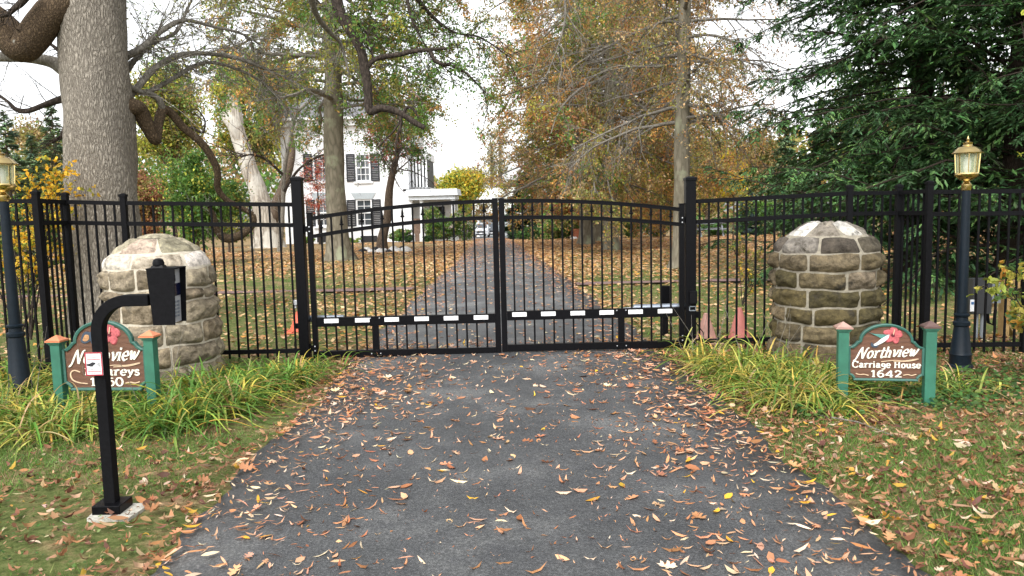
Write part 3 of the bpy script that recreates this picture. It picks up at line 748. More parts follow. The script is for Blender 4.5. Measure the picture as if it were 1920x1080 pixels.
def ribbon(mb, pts, fr, sc, off, wmin, wmax, nib, shear, depth):
    o_, u_, v_, n_ = fr; CNT[0] += 1
    P_ = [Vector((off[0] + (x + shear * y) * sc, off[1] + y * sc)) for x, y in pts]; L = []; Rr = []
    for i, p in enumerate(P_):
        t_ = (P_[min(i + 1, len(P_) - 1)] - P_[max(i - 1, 0)]); t_ = t_.normalized() if t_.length > 1e-9 else Vector((1, 0))
        w = sc * (wmin + (wmax - wmin) * abs(math.sin(math.atan2(t_.y, t_.x) - nib))) / 2
        nn = Vector((-t_.y, t_.x)); L.append(p + nn * w); Rr.append(p - nn * w)
    e = depth + (CNT[0] % 40) * .00004; k = len(P_); vs = []
    for h in (0.0, e):
        for q in (L, Rr): vs += [o_ + u_ * p.x + v_ * p.y + n_ * h for p in q]
    fs = [(i, i + 1, k + i + 1, k + i)[::-1] for i in range(0)]
    for i in range(k - 1):
        fs += [(2 * k + i, 2 * k + i + 1, 3 * k + i + 1, 3 * k + i), (i, i + 1, 2 * k + i + 1, 2 * k + i), (k + i, k + i + 1, 3 * k + i + 1, 3 * k + i)]
    fs += [(0, k, 3 * k, 2 * k), (k - 1, 2 * k - 1, 4 * k - 1, 3 * k - 1)]
    mb.add(vs, fs)
def write(text, fr, x0, y0, sc, maxw, shear=0, wmin=.08, wmax=.17, nib=0, rise=0, depth=.003):
    tot = sum(GL[c][0] if c != ' ' else .35 for c in text); kx = maxw / (tot * sc); mb = MB(); x = x0
    for c in text:
        if c == ' ': x += .35 * sc * kx; continue
        w_, cv, ln, sf = GL[c]; yb = y0 + rise * (x - x0)
        sq = lambda pts: [(px_ * kx, py_) for px_, py_ in pts]
        for s_ in cv: ribbon(mb, sq(cat(s_, 6)), fr, sc, (x, yb), wmin, wmax, nib, shear, depth)
        for s_ in ln: ribbon(mb, sq(s_), fr, sc, (x, yb), wmin, wmax, nib, shear, depth)
        for a_, b_ in sf: ribbon(mb, sq([(a_ - .13, b_), (a_ + .13, b_)]), fr, sc, (x, yb), .07, .07, nib, shear, depth)
        x += w_ * sc * kx
    return mb

def sign(p0, p1, ztop, label, left):
    """p0,p1 ground points of the two posts"""
    p0, p1 = Vector(p0), Vector(p1); u = Vector((p1.x - p0.x, p1.y - p0.y, 0)); sp = u.length; u.normalize(); v = Vector((0, 0, 1)); n = Vector((u.y, -u.x, 0))
    g = thing('house_sign', label, 'sign', ((p0 + p1) / 2).to_tuple()[:2] + (0,), 'green posted name signs')
    rz = math.atan2(u.y, u.x); pw = .072
    for i, p in enumerate((p0, p1)):
        zt = ztop[i]
        ps = MB().box((p.x, p.y, zt / 2 - .06), (pw, pw, zt - .06 + .06), rz).box((p.x, p.y, zt - .052), (pw + .014, pw + .014, .014), rz).box((p.x, p.y, zt - .042), (pw + .03, pw + .03, .012), rz).build('post', M['green_paint'], g, bevel=.003)
        cm = M['copper'] if left else (M['copper_pale'] if i == 0 else M['copper_dull'])
        MB().box((p.x, p.y, zt - .031), (pw + .044, pw + .044, .010), rz).box((p.x, p.y, zt - .006), (pw + .038, pw + .038, .036), rz, top=(.04, .04)).build('post_cap', cm, ps)
    Wd = sp - pw + .004; zb = ztop[0] * .5 + ztop[1] * .5 - .62 * .68
    o_ = p0 + u * (pw / 2 - .002) ; o_ = Vector((o_.x, o_.y, zb))
    half = [(.08, 0.0), (.075, .035), (.055, .062), (.025, .078), (0, .082), (0, .47), (.05, .487), (.09, .515), (.125, .56), (.145, .56)]
    arch = [(.5 + .352 * math.cos(a), .56 + .245 * math.sin(a)) for a in [math.pi * (1 - i / 18) for i in range(19)]]
    out = half + arch[0:] + [(1 - x, y) for x, y in half[::-1]]
    sc = lambda pts, k=1: [(x * Wd, y * Wd) for x, y in pts]
    cen = np.array([.5, .38])
    def inset(pts, d_):
        P_ = np.array(pts); q = []
        for i in range(len(P_)):
            a_, b_ = P_[i - 1], P_[(i + 1) % len(P_)]; t_ = b_ - a_; nn = np.array([t_[1], -t_[0]]); nn = nn / max(1e-6, np.linalg.norm(nn)); q.append(tuple(P_[i] + nn * d_))
        return q
    inn = inset(out, .035)
    sg1 = MB().prism(sc(inset(out, .006)), o_, u, v, n, -.014, .002).build('board', M['board'], g)
    rim = MB(); k = len(out)
    A_, B_ = sc(out), sc(inn); vs = []
    for t_, pp in ((-.018, A_), (.012, A_), (.016, sc(inset(out, .012))), (.012, B_), (-.004, B_)):
        vs += [o_ + u * x + v * y + n * t_ for x, y in pp]
    fs = [(a * k + i, a * k + (i + 1) % k, (a + 1) * k + (i + 1) % k, (a + 1) * k + i) for a in range(4) for i in range(k)]
    fs.append(tuple(range(k))); rim.add(vs, fs); rim.build('rim', M['green_rim'], g)
    fr_ = (o_ + n * .0035, u, v, n)
    X_ = lambda a: a * Wd
    write('Northview', fr_, X_(.10), X_(.312), X_(.168), X_(.80), shear=.30, wmin=.055, wmax=.17, nib=.5, rise=.06, depth=.004).build('lettering', M['cream'], g)
    fl_ = MB(); ribbon(fl_, cat([(.44, .272), (.6, .292), (.75, .29), (.92, .318), (.8, .285), (.6, .272)]), fr_, Wd, (0, 0), .008, .016, 0, 0, .003)
    fl_.build('flourish', M['tan_line'], g)
    if not left:
        write('Carriage', fr_, X_(.055), X_(.188), X_(.098), X_(.51), wmin=.10, wmax=.2).build('lettering', M['cream'], g)
        write('House', fr_, X_(.603), X_(.188), X_(.098), X_(.352), wmin=.10, wmax=.2).build('lettering', M['cream'], g)
        write('1642', fr_, X_(.30), X_(.054), X_(.105), X_(.42), wmin=.10, wmax=.22).build('lettering', M['cream'], g)
        s1_ = [[(.11, .10), (.17, .085), (.22, .09), (.28, .075)], [(.73, .085), (.79, .095), (.84, .085), (.90, .10)]]
    else:
        write('The', fr_, X_(.24), X_(.182), X_(.085), X_(.14), shear=.2, wmin=.09, wmax=.17).build('lettering', M['cream'], g)
        write('Careys', fr_, X_(.385), X_(.175), X_(.108), X_(.52), shear=.15, wmin=.10, wmax=.2).build('lettering', M['cream'], g)
        write('1650', fr_, X_(.30), X_(.054), X_(.105), X_(.42), wmin=.10, wmax=.22).build('lettering', M['cream'], g)
        s1_ = [[(.20, .215), (.13, .235), (.085, .20), (.10, .13), (.17, .095), (.28, .08)], [(.73, .085), (.79, .095), (.84, .085), (.90, .10)]]
    for q in s1_:
        fl_ = MB(); ribbon(fl_, cat(q), fr_, Wd, (0, 0), .010, .016, 0, 0, .003); fl_.build('flourish', M['tan_line'], g)
    # hibiscus: five overlapping rounded petals
    cx, cy = .585, .645
    fw = None
    for i in range(5):
        a = 1.45 + i * 2 * math.pi / 5; pts = []
        for j in range(16):
            b_ = 2 * math.pi * j / 16; rr = .056 * (1 + .08 * math.sin(3 * b_ + i))
            px_ = .072 + rr * 1.02 * math.cos(b_); py_ = rr * .92 * math.sin(b_); pts.append((X_(cx + px_ * math.cos(a) - py_ * math.sin(a)), X_(cy + px_ * math.sin(a) + py_ * math.cos(a))))
        mb = MB(); base_ = [o_ + u * x + v * y + n * .0035 for x, y in pts]; top_ = [o_ + u * (X_(cx + .06 * math.cos(a)) + (x - X_(cx + .06 * math.cos(a))) * .8) + v * (X_(cy + .06 * math.sin(a)) + (y - X_(cy + .06 * math.sin(a))) * .8) + n * (.009 + i * .0006) for x, y in pts]
        ctr = o_ + u * X_(cx) + v * X_(cy) + n * .008
        m_ = len(pts); mb.add(base_ + top_, [(j, (j + 1) % m_, m_ + (j + 1) % m_, m_ + j) for j in range(m_)] + [tuple(range(m_, 2 * m_))])
        mb.build('petal', M['pink'], g)
    mb = MB(); th_ = [(X_(cx + .022 * math.cos(b_ * .785)), X_(cy + .022 * math.sin(b_ * .785))) for b_ in range(8)]
    mb.prism(th_, o_, u, v, n, .008, .0135).build('flower_throat', M['pink_dark'], g)
    mb = MB(); ribbon(mb, [(cx, cy + .01), (cx + .012, cy + .07), (cx + .018, cy + .085)], (o_ + n * .012, u, v, n), Wd, (0, 0), .008, .010, 0, 0, .003); mb.build('stamen', M['tan_line'], g)
    if not left:
        def poly(pts, m_, nm, t1):
            MB().prism(sc(cat(pts + [pts[0]], 4)[:-1]), o_, u, v, n, .003, t1).build(nm, m_, g)
        poly([(.24, .70), (.33, .665), (.42, .66), (.50, .655), (.535, .66), (.49, .63), (.44, .60), (.38, .63), (.30, .67)], M['teal'], 'bird_wing', .010)
        poly([(.535, .655), (.50, .64), (.44, .60), (.38, .545), (.335, .51), (.365, .50), (.43, .53), (.49, .57), (.525, .61)], M['bird_white'], 'bird_breast', .012)
        poly([(.34, .515), (.31, .54), (.30, .505), (.325, .475), (.375, .475), (.40, .505), (.365, .495)], M['bird_dark'], 'bird_tail', .009)
    else:
        def poly(pts, m_, nm, t1):
            MB().prism(sc(cat(pts + [pts[0]], 4)[:-1]), o_, u, v, n, .003, t1).build(nm, m_, g)
        poly([(.36, .67), (.30, .68), (.26, .64), (.24, .57), (.28, .545), (.33, .56), (.37, .60)], M['bird_dark'], 'butterfly_wing', .008)
        poly([(.34, .64), (.30, .645), (.275, .61), (.265, .58), (.30, .57), (.34, .595)], M['butter_orange'], 'butterfly_wing', .0105)
        poly([(.37, .66), (.42, .69), (.44, .65), (.42, .60), (.38, .60)], M['butter_orange'], 'butterfly_wing', .009)
        poly([(.355, .67), (.375, .67), (.385, .56), (.365, .55)], M['bird_dark'], 'butterfly_body', .013)
    return g
a = W(1578, 757, 5.70); b_ = W(1740, 762, 5.59)
sign((a.x, 5.70, 0), (b_.x, 5.59, 0), (W(1578, 606, 5.7).z, W(1740, 604, 5.6).z), 'green posted Northview Carriage House 1642 sign with a hummingbird and pink flower', False)
a = W(112, 700, 5.86); b_ = W(286, 700, 5.80)
sign((a.x, 5.86, 0), (b_.x, 5.80, 0), (W(108, 631, 5.86).z, W(283, 622, 5.8).z), 'green posted Northview sign for number 1650 partly hidden by the intercom pole', True)

# ================================================================== INTERCOM PEDESTAL
d = 3.85; x0 = W(212, 960, d).x
g = thing('intercom_pedestal', 'black gooseneck pedestal carrying the gate intercom beside the drive', 'intercom pedestal', (x0, d, 0))
za = W(240, 563, d).z; rb = .15; xr = W(278, 563, d).x
pts = [(x0, d, .05), (x0, d, za - rb)] + [(x0 + rb - rb * math.cos(a_), d, za - rb + rb * math.sin(a_)) for a_ in [math.pi / 2 * i / 10 for i in range(1, 11)]] + [(xr + .01, d, za)]
MB().tube(pts, .039, 4).build('pole', M['black_matt'], g, bevel=.004)
MB().box((x0, d, .055), (.138, .138, .045)).build('foot', M['black'], g, bevel=.004)
x1 = W(276, 540, d - .06).x; x2 = W(326, 540, d - .06).x; zt = W(300, 505, d - .06).z; zb = W(300, 610, d - .06).z; yw = .135
def hood_side(y, t_):
    pts = [(x1, zt), (x2 + .008, zt), (x2 - .006, zb), (x1 + .016, zb)]
    return MB().prism([(p[0], p[1]) for p in pts], (0, y, 0), (1, 0, 0), (0, 0, 1), (0, 1, 0), 0, t_)
y0 = d - .06
hb = hood_side(y0, .005)
hb.box(((x1 + x2) / 2 + .004, y0 + yw / 2, zt + .002), (x2 - x1 + .012, yw, .005))
h2 = hood_side(y0 + yw - .005, .005); hb.add(h2.v, h2.f)
hb.prism([(x1, zt), (x1 + .006, zt), (x1 + .022, zb), (x1 + .016, zb)], (0, y0, 0), (1, 0, 0), (0, 0, 1), (0, 1, 0), .0051, yw - .0051)
hood = hb.build('hood', M['black_matt'], g)
fx = x2 - .022
fp = MB().prism([(x1 + .03, zt - .004), (fx, zt - .004), (fx - .006, zb + .004), (x1 + .035, zb + .004)], (0, y0, 0), (1, 0, 0), (0, 0, 1), (0, 1, 0), .0055, yw - .0055).build('face_plate', M['steel'], g)
xx = lambda z: fx - .006 * (zt - z) / (zt - zb) + .001
zs = zt - .105; MB().box((xx(zs), y0 + yw / 2, zs), (.006, yw * .8, .06)).build('screen', M['screen'], fp)
zs = zt - .05; MB().box((xx(zs), y0 + yw * .45, zs), (.006, .02, .03)).build('camera_eye', M['ink'], fp)
kb = MB()
for r_ in range(5):
    for c_ in range(3): kb.box((xx(zt - .165 - r_ * .017), y0 + .04 + c_ * .028, zt - .165 - r_ * .017), (.006, .016, .010))
kb.build('keypad', M['grey_metal'], fp)
cx_ = W(300, 500, d).x
MB().box((cx_, d - .015, zt + .011), (.062, .05, .012), top=(.8, .8)).lathe((cx_, d - .015, zt + .016), [(.027, 0), (.027, .012), (.022, .028), (.010, .034)], 14).build('card_reader', M['black'], g, smooth=True)
# notice on the pole
nx = W(177, 682, d - .045).x; nz = W(177, 682, d - .045).z; ny_ = d - .048; wn, hn = .082, .112
nt_ = MB().box((nx, ny_, nz), (wn, .003, hn)).build('notice', M['label_white'], g)
bd = MB(); yk = ny_ - .003
for zz in (-hn / 2 + .002, hn / 2 - .002): bd.box((nx, yk, nz + zz), (wn, .002, .005))
for zx in (-wn / 2 + .002, wn / 2 - .002): bd.box((nx + zx, yk, nz), (.005, .002, hn - .009))
bd.box((nx, yk, nz + .022), (wn - .02, .002, .0025)); bd.box((nx, yk, nz - .036), (wn - .02, .002, .0025))
bd.build('border', M['red'], nt_)
ik = MB(); hand = [(-.034, .002), (-.02, .004), (-.008, .011), (.006, .009), (.008, .002), (-.002, -.004), (-.006, -.010), (-.018, -.010), (-.034, -.006)]
ik.prism(hand, (nx, ny_ - .0015, nz - .002), (1, 0, 0), (0, 0, 1), (0, -1, 0), 0, .0015)
for rr in (.006, .012, .018):
    arc = [(nx + .010 + rr * math.cos(a_), yk + .001, nz - .002 + rr * math.sin(a_)) for a_ in [-.75 + i * .3 for i in range(6)]]
    ik.tube(arc, .0012, 4)
ik.build('hand_symbol', M['ink'], nt_)
tx = MB()
for zz, w_ in ((.040, .03), (.033, .036), (-.026, .04), (-.044, .044)):
    for j in range(int(w_ / .008)): tx.box((nx - w_ / 2 + j * .008 + .004, yk, nz + zz), (.006, .001, .003))
tx.build('small_print', M['pale_ink'], nt_)
# concrete footing
ft = MB(); out = [(.12 * math.copysign(abs(math.cos(a_)) ** .45, math.cos(a_)) * (1 + .06 * math.sin(5 * a_)), .12 * math.copysign(abs(math.sin(a_)) ** .45, math.sin(a_)) * (1 + .05 * math.cos(7 * a_))) for a_ in [2 * math.pi * i / 40 for i in range(40)]]
ft.prism(out, (x0 + .03, d - .02, 0), (.96, 0, 0), (0, .9, 0), (0, 0, 1), -.1, .034)
o = ft.build('concrete_footing', M['concrete'], None, loc=(x0, d, 0)); tag(o, 'rough pale concrete footing under the intercom pedestal', 'concrete footing')

# ================================================================== CONES
def cone(px, d, pytop, m_, label, r_=.15):
    p = G(px, d); zt = W(px, pytop, d).z; g = thing('traffic_cone', label, 'traffic cone', p, 'traffic cones behind the fence'); h = zt - p.z
    MB().lathe(p, [(.115, .02), (.108, .05), (.03, h - .02), (.026, h - .005), (.018, h)], 20).build('shell', m_, g, smooth=True)
    MB().box(p + Vector((0, 0, .015)), (.3, .3, .03), top=(.94, .94)).build('base', m_, g, bevel=.008)
cone(561, 9.8, 584, M['cone3'], 'orange red traffic cone half hidden by the left gate post')
cone(1324, 8.35, 587, M['cone2'], 'pale faded traffic cone right beside the gate post')
cone(1386, 8.45, 577, M['cone'], 'pink traffic cone standing behind the grass clump')

# ================================================================== UTILITY BOX
d = 8.1; g = thing('utility_box', 'dark grey electrical box with white label fixed to a timber frame behind the fence', 'utility box', (W(1845, 600, d).x, d, 0))
bxw = lambda a_, b_, t_, bt, y, dep, m_, nm, par=g, bev=0: MB().box(((W(a_, 600, y).x + W(b_, 600, y).x) / 2, y, (W(a_, t_, y).z + W(a_, bt, y).z) / 2), (W(b_, 600, y).x - W(a_, 600, y).x, dep, W(a_, t_, y).z - W(a_, bt, y).z)).build(nm, m_, par, bevel=bev)
bx1 = bxw(1816, 1852, 522, 588, d, .12, M['enclosure'], 'enclosure', bev=.004)
lb = bxw(1818, 1827, 562, 584, d - .066, .004, M['label_white'], 'label', bx1)
bxw(1820, 1825, 566, 571, d - .070, .003, M['blue_ink'], 'label_mark', lb)
bxw(1876, 1888, 520, 684, d + .10, .09, M['timber'], 'timber_post')
bxw(1831, 1875, 527, 541, d + .095, .04, M['timber'], 'timber_board')
bxw(1889, 1908, 525, 540, d + .08, .04, M['timber'], 'timber_board')
bxw(1831, 1862, 561, 576, d + .095, .04, M['timber'], 'timber_board')
bxw(1830, 1862, 627, 643, d + .095, .04, M['timber'], 'timber_board')
bxw(1853, 1871, 530, 568, d + .02, .07, M['conduit'], 'meter_box')
for px in (1831, 1842): MB().tube([(W(px, 588, d).x, d, W(px, 588, d).z), (W(px, 588, d).x, d, -.1)], .02, 12).build('conduit', M['conduit'], g, smooth=True)
MB().tube([(W(1848, 575, d).x, d - .02, W(1848, 575, d).z), (W(1850, 600, d).x, d - .03, W(1850, 604, d).z), (W(1860, 612, d).x, d - .03, W(1860, 609, d).z), (W(1866, 590, d).x, d, W(1866, 580, d).z)], .016, 8).build('flex_hose', M['black_matt'], g, smooth=True)
MB().beam((W(1888, 607, d + .2).x, d + .2, W(1888, 607, d + .2).z), (W(1900, 684, d + .35).x, d + .35, -.05), .05, .03).build('timber_stake', M['timber'], g)

# ================================================================== HOUSE
HD = 53.0; hb0 = -.95
hx = lambda px, d=HD: W(px, 400, d).x
hz = lambda py, px=640, d=HD: W(px, py, d).z
house = thing('house', 'large white two storey house with black shutters behind the trees', 'house', (hx(650), HD, -.8))
xl, xr_ = hx(533), hx(768); ztop = hz(228)
openings = []
WN = [(604, 288, 340, 26), (684, 288, 340, 27), (606, 374, 424, 28), (683, 374, 424, 29)]
for px, t_, b_, w_ in WN: openings.append((hx(px - w_ / 2), hx(px + w_ / 2), hz(b_, px), hz(t_, px)))
def wall_grid(mb, x0, x1, z0, z1, ops, y0, th):
    xs_ = sorted({x0, x1, *[o[0] for o in ops], *[o[1] for o in ops]}); zs_ = sorted({z0, z1, *[o[2] for o in ops], *[o[3] for o in ops]})
    for i in range(len(xs_) - 1):
        zr = None
        for j in range(len(zs_) - 1):
            cx, cz = (xs_[i] + xs_[i + 1]) / 2, (zs_[j] + zs_[j + 1]) / 2
            if any(o[0] < cx < o[1] and o[2] < cz < o[3] for o in ops): continue
            mb.box((cx, y0 + th / 2, cz), (xs_[i + 1] - xs_[i], th, zs_[j + 1] - zs_[j]))
wl = MB(); wall_grid(wl, xl, xr_, hb0, ztop, openings, HD, .3)
wl.box((xl + .15, HD + 5.3, (hb0 + ztop) / 2), (.3, 10, ztop - hb0)).box((xr_ - .15, HD + 5.3, (hb0 + ztop) / 2), (.3, 10, ztop - hb0)).box(((xl + xr_) / 2, HD + 10.2, (hb0 + ztop) / 2), (xr_ - xl, .2, ztop - hb0))
wl.build('wall', M['white_paint'], house)
MB().box(((xl + xr_) / 2, HD - .12, ztop - .1), (xr_ - xl + .9, .5, .35)).box(((xl + xr_) / 2, HD - .3, ztop + .16), (xr_ - xl + 1.2, .8, .16)).build('cornice', M['white_trim'], house)
zr = ztop + .25; ym = HD + 5
rf = MB().add([(xl - .6, HD - .7, zr), (xr_ + .6, HD - .7, zr), (xr_ + .6, HD + 10.9, zr), (xl - .6, HD + 10.9, zr), (xl + 2.5, ym, zr + 2.9), (xr_ - 2.5, ym, zr + 2.9)],
              [(0, 1, 5, 4), (1, 2, 5), (2, 3, 4, 5), (3, 0, 4), (3, 2, 1, 0)]).build('roof', M['roof'], house)
MB().box((hx(672, 57), 57, zr + 2.2), (1.3, .9, 4.4)).box((hx(672, 57), 57, zr + 4.5), (1.5, 1.1, .25)).build('chimney', M['white_paint'], rf)
for i, (x0_, x1_, z0_, z1_) in enumerate(openings):
    cx, cz, ww, hh = (x0_ + x1_) / 2, (z0_ + z1_) / 2, x1_ - x0_, z1_ - z0_
    f = MB()
    for dx in (-ww / 2 + .04, ww / 2 - .04): f.box((cx + dx, HD + .06, cz), (.08, .12, hh))
    for dz in (-hh / 2 + .04, 0, hh / 2 - .04): f.box((cx, HD + .065, cz + dz), (ww - .16, .1, .08))
    for kx in ((-1, 1) if i < 2 else (0,)):
        f.box((cx + kx * ww / 6.2, HD + .08, cz + hh / 4), (.035, .03, hh / 2 - .12)).box((cx + kx * ww / 6.2, HD + .08, cz - hh / 4), (.035, .03, hh / 2 - .12))
    for kz in (.25, -.25): f.box((cx, HD + .084, cz + kz * hh), (ww - .16, .024, .035))
    wn_ = f.build('window', M['white_trim'], house)
    MB().box((cx, HD + .12, cz), (ww - .14, .02, hh - .12)).build('pane', M['window_glass'], wn_)
    MB().box((cx, HD + .25, cz + hh * .18), (ww - .2, .02, hh * .5)).build('blind', M['grey_trim'], wn_)
    MB().box((cx, HD - .06, z0_ - .07), (ww + .3, .16, .12)).build('sill', M['white_trim'], wn_)
    if i >= 2: MB().prism([(-ww / 2 - .06, 0), (ww / 2 + .06, 0), (ww / 2 + .32, .42), (-ww / 2 - .32, .42)], (cx, HD, z1_ + .02), (1, 0, 0), (0, 0, 1), (0, -1, 0), -.02, .06).build('lintel', M['grey_trim'], wn_)
    for sx in (-1, 1):
        sh = MB(); sw = .58; sc_ = cx + sx * (ww / 2 + sw / 2 + .03)
        for dx in (-sw / 2 + .04, sw / 2 - .04): sh.box((sc_ + dx, HD - .045, cz), (.08, .05, hh))
        for dz in (-hh / 2 + .05, 0, hh / 2 - .05): sh.box((sc_, HD - .045, cz + dz), (sw - .16, .05, .1))
        n = int(hh / .11)
        for k in range(n): sh.box((sc_, HD - .035, cz - hh / 2 + (k + .5) * hh / n), (sw - .16, .03, .07))
        sh.build('shutter', M['shutter'], house)
for px in (608, 690):
    MB().box((hx(px), HD - .01, hz(448, px)), (1.1, .06, .42)).build('basement_window', M['dark'], house)
# right hand sun room and porch
sx0, sx1 = hx(769, 54), hx(803, 54)
s_ = MB(); z0_, z1_ = hz(351, 785, 54), hz(296, 785, 54)
s_.box(((sx0 + sx1) / 2, 57, (hb0 + z0_) / 2), (sx1 - sx0, 5.4, z0_ - hb0)).box(((sx0 + sx1) / 2, 57, z1_ + .2), (sx1 - sx0, 6, .5))
for k in range(6): s_.box((sx0 + .06 + (sx1 - sx0 - .12) * k / 5, 54.2, (z0_ + z1_) / 2), (.12, .12, z1_ - z0_))
s_.build('sun_room', M['white_trim'], house)
MB().box(((sx0 + sx1) / 2, 56.9, (z0_ + z1_) / 2), (sx1 - sx0 - .1, 5, z1_ - z0_)).build('sun_room_glazing', M['dark'], house)
px0, px1 = hx(764, 51), hx(857, 51); zp0, zp1 = hz(374, 810, 51), hz(356, 810, 51)
pr_ = MB().box(((px0 + px1) / 2, 52.9, zp0 + .12), (px1 - px0 - .2, 3.9, .26)).box(((px0 + px1) / 2, 52.9, (zp0 + .3 + zp1) / 2), (px1 - px0 + .15, 4.2, zp1 - zp0 - .2), top=(.97, .9)).build('porch_roof', M['porch_roof'], house)
MB().box((hx(783, 53.5), 54, zp1 + .06), (1.7, 2, .14)).build('flashing', M['dark'], house)
for px in (771, 791, 850):
    x = hx(px, 51.2); zb2 = -.95
    MB().box((x, 51.2, zb2 + .35), (.36, .36, .7)).lathe((x, 51.2, zb2 + .7), [(.13, 0), (.115, zp0 - zb2 - .85), (.15, zp0 - zb2 - .8), (.15, zp0 - zb2 - .70)], 12).build('porch_column', M['white_trim'], house)
MB().box((hx(783, 52.5), 52.5, -.1), (.9, .5, 1.6)).build('stone_base', M['brick'], house)
MB().box((hx(825, 54.4), 54.6, .6), (2.4, .3, 3.2)).build('porch_back_wall', M['white_trim'], house)
MB().box((hx(820, 54.4), 54.42, .35), (1.0, .06, 2.2)).build('porch_door', M['dark'], house)

# garage
gd = 97; g = thing('garage', 'low white garage with a pale roof at the far end of the drive', 'garage', (hx(940, gd), gd, -2.4))
x0_, x1_ = hx(893, gd), hx(990, gd); ze = W(940, 402, gd).z; zt_ = W(940, 352, gd + 5).z
o1 = (hx(898, gd), hx(924, gd), -2.5, W(940, 412, gd).z); o2 = (hx(929, gd), hx(957, gd), -2.5, W(940, 412, gd).z); o3 = (hx(964, gd), hx(975, gd), -2.5, W(940, 416, gd).z)
wl = MB(); wall_grid(wl, x0_, x1_, -2.8, ze, [o1, o2, o3], gd, .3)
wl.box((x0_ + .15, gd + 5, (ze - 2.8) / 2), (.3, 9.4, ze + 2.8)).box((x1_ - .15, gd + 5, (ze - 2.8) / 2), (.3, 9.4, ze + 2.8)).build('wall', M['white_paint'], g)
for o_ in (o1, o2): MB().box(((o_[0] + o_[1]) / 2, gd + .25, (o_[2] + o_[3]) / 2), (o_[1] - o_[0], .06, o_[3] - o_[2])).build('garage_door', M['grey_trim'], g)
MB().box(((o3[0] + o3[1]) / 2, gd + .25, (o3[2] + o3[3]) / 2), (o3[1] - o3[0], .06, o3[3] - o3[2])).build('door', M['dark'], g)
MB().add([(x0_ - .5, gd - .6, ze), (x1_ + .5, gd - .6, ze), (x1_ + .5, gd + 10.5, ze), (x0_ - .5, gd + 10.5, ze), (x0_ - .5, gd + 5, zt_), (x1_ + .5, gd + 5, zt_)], [(0, 1, 5, 4), (2, 3, 4, 5), (1, 2, 5), (3, 0, 4), (3, 2, 1, 0)]).build('roof', M['pale_roof'], g)

# cars
def car(px, d, mat, label, rz=0):
    c = W(px, 446, d); z0 = float(gz(0, d)); g = thing('parked_car', label, 'car', (c.x, d, z0), 'cars parked in front of the garage')
    def loft(secs, nm, m_, par=g, closed=True):
        vs = []; fs = []; k = len(secs[0][1])
        for y, pr in secs: vs += [(c.x + x, d + y, z0 + z) for x, z in pr]
        for i in range(len(secs) - 1):
            for j in range(k): fs.append((i * k + j, i * k + (j + 1) % k, (i + 1) * k + (j + 1) % k, (i + 1) * k + j))
        fs += [tuple(range(k))[::-1], tuple((len(secs) - 1) * k + i for i in range(k))]
        return MB().add(vs, fs).build(nm, m_, par, bevel=.03)
    sec = lambda w, zb, zm, zt, wt: [(-w, zb), (-w - .03, zm), (-wt, zt), (wt, zt), (w + .03, zm), (w, zb)]
    body = loft([(0, sec(.74, .32, .6, .84, .66)), (.12, sec(.82, .28, .6, .92, .74)), (1.25, sec(.87, .28, .65, 1.02, .78)), (3.9, sec(.88, .28, .68, 1.05, .80)), (4.5, sec(.82, .32, .68, 1.02, .74))], 'body', mat)
    loft([(1.15, sec(.76, 1.0, 1.01, 1.03, .74)), (1.85, sec(.78, 1.0, 1.2, 1.52, .58)), (3.6, sec(.78, 1.0, 1.2, 1.54, .60)), (4.4, sec(.74, 1.0, 1.05, 1.12, .68))], 'cabin', mat)
    MB().add([(c.x - .70, d + 1.17, z0 + 1.05), (c.x + .70, d + 1.17, z0 + 1.05), (c.x + .56, d + 1.78, z0 + 1.49), (c.x - .56, d + 1.78, z0 + 1.49), (c.x - .70, d + 1.21, z0 + 1.04), (c.x + .70, d + 1.21, z0 + 1.04), (c.x + .56, d + 1.86, z0 + 1.47), (c.x - .56, d + 1.86, z0 + 1.47)], [(0, 1, 2, 3), (7, 6, 5, 4), (0, 4, 5, 1), (3, 2, 6, 7), (1, 5, 6, 2), (0, 3, 7, 4)]).build('windscreen', M['window_glass'], g)
    MB().box((c.x, d - .03, z0 + .66), (.95, .06, .18)).build('grille', M['dark'], body)
    MB().box((c.x, d - .03, z0 + .40), (1.2, .06, .12)).build('air_intake', M['dark'], body)
    MB().box((c.x, d - .05, z0 + .5), (.34, .02, .12)).build('number_plate', M['label_white'], body)
    for sx in (-1, 1):
        MB().box((c.x + sx * .62, d + .03, z0 + .72), (.26, .10, .14)).build('headlight', M['steel'], body)
        MB().box((c.x + sx * .95, d + 1.4, z0 + 1.08), (.14, .1, .12)).build('mirror', mat, g)
        for y in (.85, 3.6):
            w_ = MB(); pr = [(.0, -.1), (.32, -.1), (.33, -.05), (.33, .05), (.32, .1), (.0, .1)]
            vs = []; fs = []
            for r_, t_ in pr[1:5]:
                for i in range(16): vs.append((c.x + sx * .80 + t_ * sx, d + y + r_ * math.cos(i * math.pi / 8), z0 + .33 + r_ * math.sin(i * math.pi / 8)))
            for a_ in range(3):
                for i in range(16): fs.append((a_ * 16 + i, a_ * 16 + (i + 1) % 16, (a_ + 1) * 16 + (i + 1) % 16, (a_ + 1) * 16 + i))
            fs += [tuple(range(16))[::-1], tuple(48 + i for i in range(16))]
            w_.add(vs, fs).build('wheel', M['rubber'], g)
car(902, 89, M['car_white'], 'silver white car facing the gate at the end of the drive')
car(921, 91.5, M['car_grey'], 'dark grey car partly hidden beside the white car')

